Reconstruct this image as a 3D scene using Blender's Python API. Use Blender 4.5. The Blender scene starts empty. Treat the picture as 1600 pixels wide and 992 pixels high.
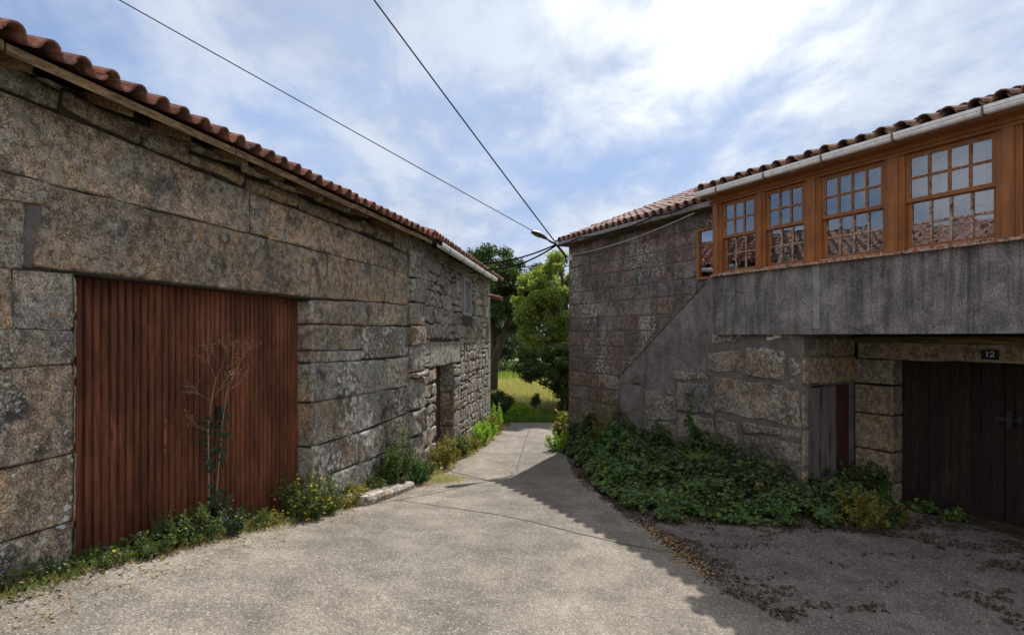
import bpy, math, random
import numpy as np
from mathutils import Vector, noise as mnoise
R_ = math.radians
random.seed(7); rng = np.random.default_rng(7)

# ------------------------------------------------------------------ camera, light, exposure
scn = bpy.context.scene
COL = scn.collection
cd = bpy.data.cameras.new('camera'); cam = bpy.data.objects.new('camera', cd); COL.objects.link(cam)
cam.location = (0, 0, 0); cam.rotation_euler = (R_(90), 0, 0)
cd.sensor_width = 36; cd.lens = 36*900/1600; cd.shift_y = -(496-526)/1600
cd.clip_end = 2000; cd.clip_start = .05
scn.camera = cam

SUN_AZ = math.atan2(301, 900)      # from +Y towards +X
SUN_EL = R_(45.4)
sd = bpy.data.lights.new('sun', 'SUN'); sun = bpy.data.objects.new('sun', sd); COL.objects.link(sun)
sd.energy = 4.6; sd.angle = R_(.5); sd.color = (1, .94, .86)
sv = Vector((math.sin(SUN_AZ)*math.cos(SUN_EL), math.cos(SUN_AZ)*math.cos(SUN_EL), math.sin(SUN_EL)))
sun.rotation_euler = sv.to_track_quat('Z', 'Y').to_euler(); sun.location = (4, 10, 14)
SKY = .085
scn.view_settings.view_transform = 'Standard'; scn.view_settings.look = 'None'
scn.view_settings.exposure = 0.48; scn.view_settings.gamma = 1
scn.cycles.max_bounces = 6; scn.cycles.transparent_max_bounces = 6
scn.cycles.sample_clamp_indirect = 6

# ------------------------------------------------------------------ node helper
class G:
    def __init__(s, nt):
        s.nt = nt; s._P = None
    def new(s, t, **k):
        n = s.nt.nodes.new(t)
        for a, b in k.items(): setattr(n, a, b)
        return n
    def put(s, sock, v):
        if v is None: return
        if isinstance(v, bpy.types.NodeSocket): s.nt.links.new(v, sock)
        elif isinstance(v, (tuple, list)):
            v = tuple(v)
            if sock.type == 'RGBA' and len(v) == 3: v = v+(1,)
            sock.default_value = v
        else: sock.default_value = v
    def P(s, scale=None, src='Object'):
        if s._P is None: s._P = s.new('ShaderNodeTexCoord')
        o = s._P.outputs[src]
        if scale is None: return o
        m = s.new('ShaderNodeMapping'); s.put(m.inputs['Vector'], o)
        if isinstance(scale, (int, float)): scale = (scale,)*3
        m.inputs['Scale'].default_value = scale
        return m.outputs[0]
    def noise(s, scale, det=3, rough=.55, vec=None, dist=0):
        n = s.new('ShaderNodeTexNoise'); s.put(n.inputs['Vector'], vec if vec is not None else s.P())
        n.inputs['Scale'].default_value = scale; n.inputs['Detail'].default_value = det
        n.inputs['Roughness'].default_value = rough; n.inputs['Distortion'].default_value = dist
        return n.outputs[0]
    def vor(s, scale, vec=None, feature='F1', out='Distance'):
        n = s.new('ShaderNodeTexVoronoi', feature=feature); s.put(n.inputs['Vector'], vec if vec is not None else s.P())
        n.inputs['Scale'].default_value = scale
        return n.outputs[out]
    def ramp(s, f, a, b, lo=0.0, hi=1.0):
        n = s.new('ShaderNodeMapRange'); n.clamp = True; n.interpolation_type = 'SMOOTHSTEP'
        s.put(n.inputs['Value'], f); n.inputs['From Min'].default_value = a; n.inputs['From Max'].default_value = b
        n.inputs['To Min'].default_value = lo; n.inputs['To Max'].default_value = hi
        return n.outputs[0]
    def mix(s, f, a, b, mode='MIX'):
        n = s.new('ShaderNodeMix', data_type='RGBA', blend_type=mode)
        s.put(n.inputs['Factor'], f); s.put(n.inputs['A'], a) if False else s.put(n.inputs[6], a); s.put(n.inputs[7], b)
        return n.outputs[2]
    def mul(s, a, v):      # colour * value
        c = s.new('ShaderNodeCombineColor')
        for i in range(3): s.put(c.inputs[i], v)
        return s.mix(1.0, a, c.outputs[0], 'MULTIPLY')
    def math(s, op, a, b=None):
        n = s.new('ShaderNodeMath', operation=op); s.put(n.inputs[0], a); s.put(n.inputs[1], b)
        return n.outputs[0]
    def attr(s, name='tint'):
        return s.new('ShaderNodeAttribute', attribute_name=name).outputs['Color']
    def island(s):
        return s.new('ShaderNodeNewGeometry').outputs['Random Per Island']
    def bump(s, h, strength=.5, dist=.01, nrm=None):
        n = s.new('ShaderNodeBump'); s.put(n.inputs['Height'], h)
        n.inputs['Strength'].default_value = strength; n.inputs['Distance'].default_value = dist
        if nrm is not None: s.put(n.inputs['Normal'], nrm)
        return n.outputs[0]

def material(name):
    m = bpy.data.materials.new(name); m.use_nodes = True
    nt = m.node_tree; b = nt.nodes['Principled BSDF']
    return m, G(nt), b
def fin(m, g, b, col, rough=.9, nrm=None, metal=0.0, spec=.3):
    g.put(b.inputs['Base Color'], col); g.put(b.inputs['Roughness'], rough)
    g.put(b.inputs['Metallic'], metal); g.put(b.inputs['Specular IOR Level'], spec)
    if nrm is not None: g.put(b.inputs['Normal'], nrm)
    return m

# ------------------------------------------------------------------ world: Nishita sky with thin cloud
w = bpy.data.worlds.new('World'); scn.world = w; w.use_nodes = True
g = G(w.node_tree); w.node_tree.nodes.clear()
sky = g.new('ShaderNodeTexSky', sky_type='NISHITA'); sky.sun_disc = False
sky.sun_elevation = SUN_EL; sky.sun_rotation = SUN_AZ
sky.air_density = 1.0; sky.dust_density = 1.5; sky.ozone_density = 2.0
tc = g.new('ShaderNodeTexCoord').outputs['Generated']
sp = g.new('ShaderNodeSeparateXYZ'); g.put(sp.inputs[0], tc)
zz = g.math('ADD', g.math('MAXIMUM', sp.outputs[2], 0.0), .22)
cb = g.new('ShaderNodeCombineXYZ'); g.put(cb.inputs[0], g.math('DIVIDE', sp.outputs[0], zz)); g.put(cb.inputs[1], g.math('DIVIDE', sp.outputs[1], zz))
cm = g.new('ShaderNodeMapping'); g.put(cm.inputs['Vector'], cb.outputs[0]); cm.inputs['Location'].default_value = (3.1, 1.4, 0); cm.inputs['Rotation'].default_value = (0, 0, R_(35)); cm.inputs['Scale'].default_value = (1.15, .8, 1)
n1 = g.noise(.85, 6, .52, cm.outputs[0], .15); n2 = g.noise(3.0, 6, .58, cm.outputs[0], .25)
def toward(u, v):
    d = g.new('ShaderNodeVectorMath', operation='DOT_PRODUCT'); g.put(d.inputs[0], tc); d.inputs[1].default_value = Vector((u, 900, v)).normalized(); return d.outputs['Value']
dt = g.math('ADD', toward(310, 520), g.math('MULTIPLY', g.math('SUBTRACT', g.math('ADD', n1, n2), 1.0), .11))
near = g.ramp(dt, .93, 1.02); vnear = g.ramp(dt, .975, 1.02)
cl = g.math('ADD', g.math('ADD', g.math('MULTIPLY', n1, .75), g.math('MULTIPLY', n2, .42)), g.math('MULTIPLY', near, .10))
mask = g.ramp(cl, .46, .70, .22, 1)
ccol = g.mix(g.ramp(n2, .35, .65), (4.3, 4.9, 6.1, 1), (6.3, 6.8, 7.7, 1))
ccol = g.mix(near, ccol, (7.6, 8.1, 8.8, 1))
ccol = g.mix(vnear, ccol, (11, 11, 11, 1))
# unseen bright cloud added overhead and behind the viewer to lift the shaded walls
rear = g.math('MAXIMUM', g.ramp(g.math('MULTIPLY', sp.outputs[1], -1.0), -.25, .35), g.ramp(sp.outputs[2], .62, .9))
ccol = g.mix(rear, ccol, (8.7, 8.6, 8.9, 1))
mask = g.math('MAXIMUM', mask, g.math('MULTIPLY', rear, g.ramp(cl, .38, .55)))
base = g.mix(1.0, sky.outputs[0], (.90, 1.0, 1.16, 1), 'MULTIPLY')
base = g.mix(1.0, base, (3.3, 4.7, 7.6, 1), 'DARKEN')
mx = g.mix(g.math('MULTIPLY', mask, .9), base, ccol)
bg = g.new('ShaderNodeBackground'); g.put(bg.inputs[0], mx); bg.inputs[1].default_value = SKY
out = g.new('ShaderNodeOutputWorld'); g.nt.links.new(bg.outputs[0], out.inputs[0])

# ------------------------------------------------------------------ materials
def stone_mat(name, warm, grey, lichen=.5, dark=.6, white=(.52,.52,.48), orange=.5, speck=1.0, streak=0.0, big=7.0, mossy=0.0, bumpd=.022, reg0=.40):
    m, g, b = material(name)
    at = g.attr(); ov = g.new('ShaderNodeVectorMath', operation='MULTIPLY_ADD'); g.put(ov.inputs[0], at); ov.inputs[1].default_value = (31, 17, 23); g.put(ov.inputs[2], g.P()); ov = ov.outputs[0]
    c = g.mix(g.ramp(g.noise(1.7, 5, .6, ov), .36, .64), warm, grey)
    c = g.mix(1.0, c, at, 'MULTIPLY')
    sn = g.noise(70, 3, .75); mn = g.noise(13, 5, .65, ov)
    c = g.mul(c, g.ramp(sn, .38, .64, 1-.6*speck, 1+.5*speck))
    c = g.mul(c, g.ramp(mn, .37, .63, .6, 1.32))
    dk = g.math('MULTIPLY', g.ramp(g.noise(3.3, 7, .68), .5, .66), dark)
    c = g.mix(dk, c, (.045, .043, .042, 1))
    if mossy: c = g.mix(g.math('MULTIPLY', g.ramp(g.noise(2.6, 5, .6), .5, .68), mossy), c, (.10, .095, .035, 1))
    if streak:
        st = g.ramp(g.noise(1.0, 4, .6, g.P((9, 9, .9))), .46, .68)
        c = g.mix(g.math('MULTIPLY', st, streak), c, (.04, .038, .037, 1))
    if orange:
        om = g.math('MULTIPLY', g.ramp(g.noise(2.1, 3), .56, .68), g.ramp(g.noise(16, 4, .7), .48, .6))
        c = g.mix(g.math('MULTIPLY', om, orange), c, (.33, .15, .04, 1))
    # crusty lichen: roundish patches of several sizes
    wv = g.new('ShaderNodeVectorMath', operation='ADD'); g.put(wv.inputs[0], g.P())
    nn = g.new('ShaderNodeTexNoise'); nn.inputs['Scale'].default_value = 19; nn.inputs['Detail'].default_value = 6; nn.inputs['Roughness'].default_value = .72
    g.put(nn.inputs['Vector'], g.P()); sc = g.new('ShaderNodeVectorMath', operation='SCALE'); g.put(sc.inputs[0], nn.outputs['Color']); sc.inputs['Scale'].default_value = .11
    g.put(wv.inputs[1], sc.outputs[0])
    reg = g.noise(1.05, 4, .6)
    thr1 = g.ramp(reg, reg0, reg0+.2, .06, .52)
    l1 = g.ramp(g.math('SUBTRACT', thr1, g.vor(big, wv.outputs[0])), -.015, .03)
    thr2 = g.ramp(g.noise(1.7, 4, .6), reg0, reg0+.2, .10, .48)
    l2 = g.ramp(g.math('SUBTRACT', thr2, g.vor(big*3.2, wv.outputs[0])), -.02, .06)
    lm = g.math('MULTIPLY', g.math('MAXIMUM', l1, g.math('MULTIPLY', l2, .8)), lichen)
    lc = g.mul(white, g.ramp(g.noise(45, 3, .7), .3, .7, .7, 1.15))
    c = g.mix(lm, c, lc)
    h = g.math('ADD', g.math('ADD', g.math('MULTIPLY', sn, .35), g.math('MULTIPLY', mn, 1.0)), g.math('MULTIPLY', lm, .15))
    return fin(m, g, b, c, .95, g.bump(h, .9, bumpd))

def mortar_mat(name, c0, c1):
    m, g, b = material(name)
    c = g.mix(g.ramp(g.noise(5, 5), .35, .65), c0, c1); c = g.mul(c, g.ramp(g.noise(60, 3, .7), .3, .7, .7, 1.25))
    return fin(m, g, b, c, .97, g.bump(g.noise(40, 4, .7), .8, .01))

M = {}
M['granite'] = stone_mat('granite_warm', (.385,.285,.195), (.275,.245,.20), lichen=.32, dark=.75, big=9)
M['granite_low'] = stone_mat('granite_lichen', (.325,.255,.185), (.245,.22,.185), lichen=.95, dark=.95, orange=.6, big=13, reg0=.37, white=(.55,.55,.51))
M['granite_rough'] = stone_mat('granite_rough', (.265,.205,.145), (.20,.172,.14), lichen=.55, dark=.7, big=10, reg0=.36)
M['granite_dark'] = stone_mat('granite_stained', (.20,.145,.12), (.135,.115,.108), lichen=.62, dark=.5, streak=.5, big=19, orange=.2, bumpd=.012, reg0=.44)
M['granite_pale'] = stone_mat('granite_pier', (.32,.242,.155), (.24,.205,.155), lichen=.2, dark=.35, orange=.25)
M['granite_block'] = stone_mat('granite_blotched', (.22,.175,.135), (.165,.142,.122), lichen=.5, dark=.7, big=17, orange=.35, reg0=.39)
M['mortar_dark'] = mortar_mat('dark_joint_earth', (.035,.03,.025), (.06,.05,.04))  # very dark earth colour for the joints between the stones
M['mortar_grey'] = mortar_mat('cement_mortar', (.11,.098,.09), (.155,.14,.128))
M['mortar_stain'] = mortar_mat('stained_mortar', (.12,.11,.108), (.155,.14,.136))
M['mortar_pale'] = mortar_mat('lime_mortar', (.17,.14,.11), (.23,.19,.15))

m, g, b = material('cement_render')
c = g.mix(g.ramp(g.noise(1.3, 4), .35, .65), (.18,.168,.162), (.25,.232,.222))
st = g.ramp(g.noise(1.0, 5, .65, g.P((7, 7, .7))), .42, .66)
c = g.mix(g.math('MULTIPLY', st, .6), c, (.055,.05,.05)); c = g.mul(c, g.ramp(g.noise(4, 6, .7), .38, .62, .75, 1.2))
ce = g.ramp(g.math('ADD', g.vor(1.15, out='Distance', feature='DISTANCE_TO_EDGE'), g.math('MULTIPLY', g.noise(5, 5, .7), .09)), .040, .052, 1, 0); c = g.mix(g.math('MULTIPLY', ce, .6), c, (.04,.036,.035))
c = g.mul(c, g.ramp(g.noise(48, 3, .7), .3, .7, .6, 1.35))
pb = g.ramp(g.math('SUBTRACT', .2, g.vor(46)), -.02, .05)
c = g.mix(g.math('MULTIPLY', pb, g.ramp(g.noise(2.2, 4), .40, .60, .15, .85)), c, (.42,.41,.38))
s2 = g.ramp(g.noise(1.0, 5, .7, g.P((16, 16, .6))), .50, .60); c = g.mix(g.math('MULTIPLY', s2, g.ramp(g.noise(1.1, 3), .45, .62, 0, .5)), c, (.035,.03,.03))
M['render'] = fin(m, g, b, c, .95, g.bump(g.math('ADD', g.noise(50, 4, .7), pb), .7, .008))

m, g, b = material('smooth_render')
c = g.mix(g.ramp(g.noise(1.6, 5), .35, .65), (.15,.135,.13), (.20,.18,.175))
st = g.ramp(g.noise(1.0, 5, .65, g.P((6, 6, .5))), .46, .7)
c = g.mix(g.math('MULTIPLY', st, .55), c, (.065,.058,.058)); c = g.mul(c, g.ramp(g.noise(5, 6, .7), .38, .62, .78, 1.18))
c = g.mix(g.math('MULTIPLY', g.ramp(g.math('SUBTRACT', .24, g.vor(22)), -.02, .06), g.ramp(g.noise(2.1, 3), .45, .62, 0, .6)), c, (.42,.41,.38))
c = g.mul(c, g.ramp(g.noise(30, 4, .7), .3, .7, .78, 1.2))
M['render_smooth'] = fin(m, g, b, c, .93, g.bump(g.noise(35, 5, .7), .5, .006))

def tile_mat(name, a, b_, dirt, dirtcol, lich):
    m, g, b = material(name)
    c = g.mix(g.island(), a, b_)
    c = g.mul(c, g.ramp(g.noise(30, 4, .7), .3, .7, .7, 1.25))
    c = g.mix(g.math('MULTIPLY', g.ramp(g.noise(7, 6, .7), .42, .62), dirt), c, dirtcol)
    c = g.mix(g.math('MULTIPLY', g.ramp(g.math('SUBTRACT', .25, g.vor(26)), -.02, .06), g.math('MULTIPLY', g.ramp(g.noise(3, 3), .45, .6), lich)), c, (.42,.40,.33))
    return fin(m, g, b, c, .85, g.bump(g.noise(50, 4, .7), .5, .006))
M['tile_red'] = tile_mat('tile_red', (.34,.155,.105), (.20,.10,.075), .65, (.10,.065,.055), .5)
M['tile_old'] = tile_mat('tile_mossy', (.20,.115,.08), (.30,.16,.11), .85, (.075,.065,.05), .6)
M['tile_far'] = tile_mat('tile_pink', (.34,.20,.17), (.22,.125,.10), .6, (.12,.09,.08), .7)

def wood_mat(name, a, b_, scale=(30, 30, 1.5), grain=.6, rough=.8):
    m, g, b = material(name)
    gr = g.noise(1, 5, .65, g.P(scale)); c = g.mix(g.ramp(gr, .35, .65), a, b_)
    c = g.mul(c, g.ramp(g.noise(3, 4), .3, .7, .75, 1.2))
    return fin(m, g, b, c, rough, g.bump(gr, grain, .006))
M['eaves_wood'] = wood_mat('eaves_wood', (.27,.175,.085), (.10,.062,.032), (38, 1.6, 38))
M['beam_wood'] = wood_mat('beam_wood', (.17,.125,.055), (.07,.055,.025), (3, 3, 25))

m, g, b = material('orange_paint')
c = g.mix(g.ramp(g.noise(3, 4), .35, .65), (.31,.118,.034), (.235,.088,.027))
c = g.mul(c, g.ramp(g.noise(1, 4, .6, g.P((20, 20, 2))), .3, .7, .82, 1.12))
M['orange'] = fin(m, g, b, c, .55, g.bump(g.noise(1, 4, .6, g.P((40, 40, 4))), .25, .003), spec=.4)
m, g, b = material('peeling_paint')
c = g.mix(g.ramp(g.noise(28, 5, .7), .42, .56), (.33,.11,.03), (.42,.36,.30))
c = g.mix(g.ramp(g.noise(11, 4, .7), .55, .64), c, (.11,.055,.03))
M['peel'] = fin(m, g, b, c, .75, g.bump(g.noise(30, 4, .7), .5, .003))

m, g, b = material('rusty_sheet')
c = g.mix(g.ramp(g.noise(1, 4, .6, g.P((4, 4, .7))), .35, .65), (.108,.036,.018), (.155,.053,.024))
c = g.mul(c, g.ramp(g.noise(1, 5, .7, g.P((40, 40, 3))), .36, .64, .65, 1.35)); c = g.mul(c, g.ramp(g.noise(1, 5, .6, g.P((2.5, 2.5, 1.0))), .38, .62, .72, 1.25))
c = g.mix(g.math('MULTIPLY', g.ramp(g.noise(1, 5, .7, g.P((9, 9, 2.2))), .6, .68), .7), c, (.045,.02,.014))
c = g.mix(g.ramp(g.noise(1, 4, .6, g.P((26, 26, 4))), .69, .73), c, (.36,.12,.035))
M['rust'] = fin(m, g, b, c, .6, g.bump(g.noise(30, 5, .7), .3, .003), spec=.35)
m, g, b = material('bare_rust_patch'); M['rust_patch'] = fin(m, g, b, g.mix(g.ramp(g.noise(30, 5, .7), .4, .6), (.42,.15,.04), (.16,.05,.02)), .85)

def plain(name, col, rough=.6, metal=0.0, var=.2, sc=12, bump=.2):
    m, g, b = material(name)
    c = g.mul(col, g.ramp(g.noise(sc, 5, .65), .3, .7, 1-var, 1+var))
    return fin(m, g, b, c, rough, g.bump(g.noise(sc*3, 4, .7), bump, .003), metal)
M['gutter'] = plain('gutter_white', (.74,.74,.73), .45, 0, .14)
M['gutter_old'] = plain('gutter_grey', (.27,.265,.26), .6, 0, .25)
M['gutter_joint'] = plain('gutter_bracket', (.16,.10,.08), .6)
M['iron'] = plain('dark_iron', (.05,.045,.042), .55, .6)
M['cable'] = plain('black_cable', (.018,.018,.02), 1.0, var=0, bump=0); M['cable'].node_tree.nodes['Principled BSDF'].inputs['Specular IOR Level'].default_value = 0
M['cable_grey'] = plain('grey_cable', (.42,.41,.39), .6)
M['lamp_grey'] = plain('lamp_housing', (.07,.075,.08), .5, .3)
M['lamp_lens'] = plain('lamp_diffuser', (.11,.085,.06), .6)
M['plaster'] = plain('interior_plaster', (.42,.40,.37), .9)
M['dark_in'] = plain('dark_interior', (.03,.027,.025), .9)
M['curtain'] = plain('curtain_cloth', (.30,.30,.31), .9)
M['plate_black'] = plain('enamel_black', (.012,.012,.016), .35, 0, .1)
M['plate_white'] = plain('enamel_white', (.62,.62,.62), .5, 0, .05)
M['bark'] = wood_mat('bark', (.085,.065,.05), (.04,.032,.026), (14, 14, 3), 1.0, .95)
M['twig'] = plain('dry_stem', (.34,.24,.15), .9)
M['green_stem'] = plain('green_stem', (.12,.13,.05), .85)

m, g, b = material('window_glass')
nt = g.nt; gl = g.new('ShaderNodeBsdfGlossy'); gl.inputs['Roughness'].default_value = .015; gl.inputs['Color'].default_value = (.92,.95,1,1)
wn = g.bump(g.noise(4.5, 2, .5), .14, .006); g.put(gl.inputs['Normal'], wn)
tr = g.new('ShaderNodeBsdfTransparent'); tr.inputs['Color'].default_value = (.72,.76,.78,1)
lw = g.new('ShaderNodeLayerWeight'); lw.inputs[0].default_value = .25
fc = g.math('ADD', g.math('MULTIPLY', lw.outputs['Fresnel'], .6), .24)
ms = g.new('ShaderNodeMixShader'); g.put(ms.inputs[0], fc); nt.links.new(tr.outputs[0], ms.inputs[1]); nt.links.new(gl.outputs[0], ms.inputs[2])
nt.links.new(ms.outputs[0], nt.nodes['Material Output'].inputs[0]); M['glass'] = m

m, g, b = material('dark_plank')
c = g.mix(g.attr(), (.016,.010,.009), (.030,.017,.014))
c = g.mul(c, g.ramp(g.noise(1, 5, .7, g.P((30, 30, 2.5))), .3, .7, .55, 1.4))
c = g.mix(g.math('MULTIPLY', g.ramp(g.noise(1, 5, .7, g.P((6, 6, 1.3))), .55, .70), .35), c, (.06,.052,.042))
M['plank_dark'] = fin(m, g, b, c, .85, g.bump(g.noise(1, 4, .6, g.P((40, 40, 3))), .5, .004))
m, g, b = material('maroon_weathered_plank')
c = g.mix(g.ramp(g.noise(1, 6, .72, g.P((7, 7, .6))), .40, .50), (.055,.026,.023), (.155,.138,.135))
c = g.mul(c, g.ramp(g.noise(1, 5, .7, g.P((40, 40, 3))), .3, .7, .75, 1.2))
M['plank_worn'] = fin(m, g, b, c, .85, g.bump(g.noise(1, 4, .6, g.P((40, 40, 3))), .5, .004))
m, g, b = material('maroon_plank')
c = g.mul((.05,.02,.018), g.ramp(g.noise(1, 5, .7, g.P((30, 30, 2))), .3, .7, .6, 1.4))
M['plank_maroon'] = fin(m, g, b, c, .8, g.bump(g.noise(1, 4, .6, g.P((40, 40, 3))), .5, .004))
M['door_brown'] = wood_mat('brown_door', (.12,.05,.03), (.06,.028,.02), (25, 25, 2))

# road: pale exposed-aggregate concrete; darker old tarmac in the forecourt
def paving(name, c0, c1, spk, stain, crack=0.0):
    m, g, b = material(name)
    c = g.mix(g.ramp(g.noise(.55, 5, .6), .35, .65), c0, c1)
    fn = g.noise(85, 3, .8); v = g.vor(62); mid = g.noise(24, 4, .7)
    c = g.mul(c, g.ramp(fn, .3, .72, .75, 1.22)); c = g.mul(c, g.ramp(v, .1, .7, 1.10, .86))
    c = g.mul(c, g.ramp(mid, .3, .7, .84, 1.14)); c = g.mul(c, g.ramp(g.noise(2.6, 6, .68), .38, .62, .80, 1.12)); c = g.mul(c, g.ramp(g.noise(.5, 4, .6, g.P((2.2, .5, 1))), .4, .6, .86, 1.08))
    c = g.mix(g.math('MULTIPLY', g.ramp(g.noise(1.7, 6, .7), .55, .7), stain), c, (.07,.06,.05))
    if crack:
        e = g.vor(.55, g.P((1, 1, 1)), 'DISTANCE_TO_EDGE'); ck = g.math('MULTIPLY', g.ramp(g.math('ADD', e, g.math('MULTIPLY', g.noise(6, 5, .7), .06)), .031, .036, 1, 0), g.ramp(g.noise(.7, 2), .48, .56))
        c = g.mix(g.math('MULTIPLY', ck, crack), c, (.04,.033,.028))
    vc = g.vor(95, out='Color'); sx = g.new('ShaderNodeSeparateColor'); g.put(sx.inputs[0], vc)
    c = g.mul(c, g.ramp(sx.outputs[0], .0, 1.0, .78, 1.22)); c = g.mix(g.ramp(sx.outputs[1], .90, .95, 0, .55), c, (.46,.44,.40))
    h = g.math('ADD', g.math('ADD', g.math('MULTIPLY', fn, .6), g.math('MULTIPLY', sx.outputs[0], .8)), g.math('MULTIPLY', mid, .5))
    return fin(m, g, b, c, .93, g.bump(h, .85, .006))
M['road'] = paving('lane_concrete', (.25,.222,.185), (.195,.176,.15), 1, .4, .12)
M['edge'] = paving('verge_concrete', (.275,.247,.21), (.215,.193,.165), 1, .25)
M['forecourt'] = paving('old_tarmac', (.14,.122,.115), (.19,.165,.15), 1, .65, .0)

m, g, b = material('soil_and_moss')
c = g.mix(g.ramp(g.noise(6, 6, .7), .4, .6), (.055,.04,.028), (.10,.075,.05)); c = g.mul(c, g.ramp(g.noise(70, 3, .7), .3, .7, .5, 1.4))
M['soil'] = fin(m, g, b, c, .98, g.bump(g.noise(40, 5, .8), 1, .02))
m, g, b = material('meadow')
c = g.mix(g.ramp(g.noise(.12, 5, .6), .4, .6), (.17,.20,.05), (.28,.26,.10)); c = g.mix(g.ramp(g.noise(1.1, 5, .7), .42, .62), c, (.075,.10,.03))
c = g.mul(c, g.ramp(g.noise(12, 4, .8), .3, .7, .6, 1.35))
M['meadow'] = fin(m, g, b, c, .97, g.bump(g.noise(9, 5, .8), 1, .1))

def leaf_mat(name, cols, tr=.35, rough=.55, spec=.35):
    m, g, b = material(name)
    r = g.island(); cr = g.new('ShaderNodeValToRGB'); g.put(cr.inputs[0], r)
    el = cr.color_ramp.elements
    el[0].color = cols[0]+(1,); el[1].color = cols[-1]+(1,)
    for i in range(1, len(cols)-1):
        e = el.new(i/(len(cols)-1)); e.color = cols[i]+(1,)
    c = cr.outputs[0]
    g.put(b.inputs['Base Color'], c); b.inputs['Roughness'].default_value = rough; b.inputs['Specular IOR Level'].default_value = spec
    t = g.new('ShaderNodeBsdfTranslucent'); g.put(t.inputs[0], g.mix(1.0, c, (1.3,1.35,.6), 'MULTIPLY'))
    ms = g.new('ShaderNodeMixShader'); ms.inputs[0].default_value = tr
    g.nt.links.new(b.outputs[0], ms.inputs[1]); g.nt.links.new(t.outputs[0], ms.inputs[2])
    g.nt.links.new(ms.outputs[0], g.nt.nodes['Material Output'].inputs[0])
    return m
M['leaf_ivy'] = leaf_mat('bramble_leaf', [(.022,.048,.022), (.04,.075,.03), (.06,.11,.04), (.10,.15,.10), (.05,.10,.03), (.09,.14,.03), (.035,.05,.02), (.16,.12,.05)], .25)
M['leaf_clover'] = leaf_mat('low_leaf', [(.05,.11,.025), (.08,.16,.035), (.12,.21,.045), (.16,.22,.05)], .3)
M['leaf_weed'] = leaf_mat('weed_leaf', [(.04,.075,.022), (.07,.11,.03), (.12,.16,.04), (.05,.085,.03)], .35)
M['leaf_yellow'] = leaf_mat('yellowing_leaf', [(.12,.15,.025), (.22,.20,.04), (.30,.22,.05), (.09,.12,.03)], .35)
M['leaf_oak'] = leaf_mat('oak_leaf', [(.035,.06,.02), (.05,.085,.028), (.08,.12,.04)], .35)
M['leaf_light'] = leaf_mat('light_leaf', [(.14,.20,.05), (.21,.28,.07), (.30,.35,.11), (.10,.15,.04)], .55)
M['leaf_dark'] = leaf_mat('dark_leaf', [(.03,.055,.018), (.05,.085,.025), (.07,.115,.035)], .35)
M['leaf_far'] = leaf_mat('far_leaf', [(.07,.105,.06), (.09,.13,.07), (.06,.09,.05)], .3)
M['leaf_bright'] = leaf_mat('bright_leaf', [(.20,.36,.04), (.27,.44,.06), (.14,.26,.03)], .5)
M['leaf_blue'] = leaf_mat('thistle_leaf', [(.035,.07,.045), (.05,.09,.055), (.03,.055,.03)], .25)
M['leaf_glossy'] = leaf_mat('broad_leaf', [(.035,.085,.02), (.05,.12,.025), (.07,.14,.03)], .35, .45)
M['petal'] = leaf_mat('yellow_petal', [(.62,.42,.03), (.70,.52,.05)], .3)
M['grass_green'] = leaf_mat('grass_green', [(.09,.16,.03), (.14,.22,.04), (.20,.26,.06)], .45)
M['grass_tan'] = leaf_mat('grass_dry', [(.30,.29,.12), (.42,.37,.20), (.20,.25,.07), (.48,.40,.25), (.36,.30,.18)], .4)
M['straw'] = leaf_mat('straw', [(.34,.22,.10), (.44,.31,.16), (.25,.15,.07)], .3)
M['litter'] = leaf_mat('leaf_litter', [(.03,.022,.016), (.055,.036,.024), (.10,.055,.03)], .05, .95)

# ------------------------------------------------------------------ frames and mesh builder
class Frame:
    def __init__(s, o, d, n): s.o = o; s.d = d; s.n = n
    def P(s, a, m, z): return (s.o[0]+s.d[0]*a+s.n[0]*m, s.o[1]+s.d[1]*a+s.n[1]*m, z)
LB = Frame((-4.35, 0), (.2425, .9701), (.9701, -.2425))          # barn wall
LC = Frame(LB.P(10.483, 0, 0)[:2], (.1268, .9919), (.9919, -.1268))   # cottage wall
RH = Frame((1.42, 14.5), (.4571, -.8894), (-.8894, -.4571))      # gallery house

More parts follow.
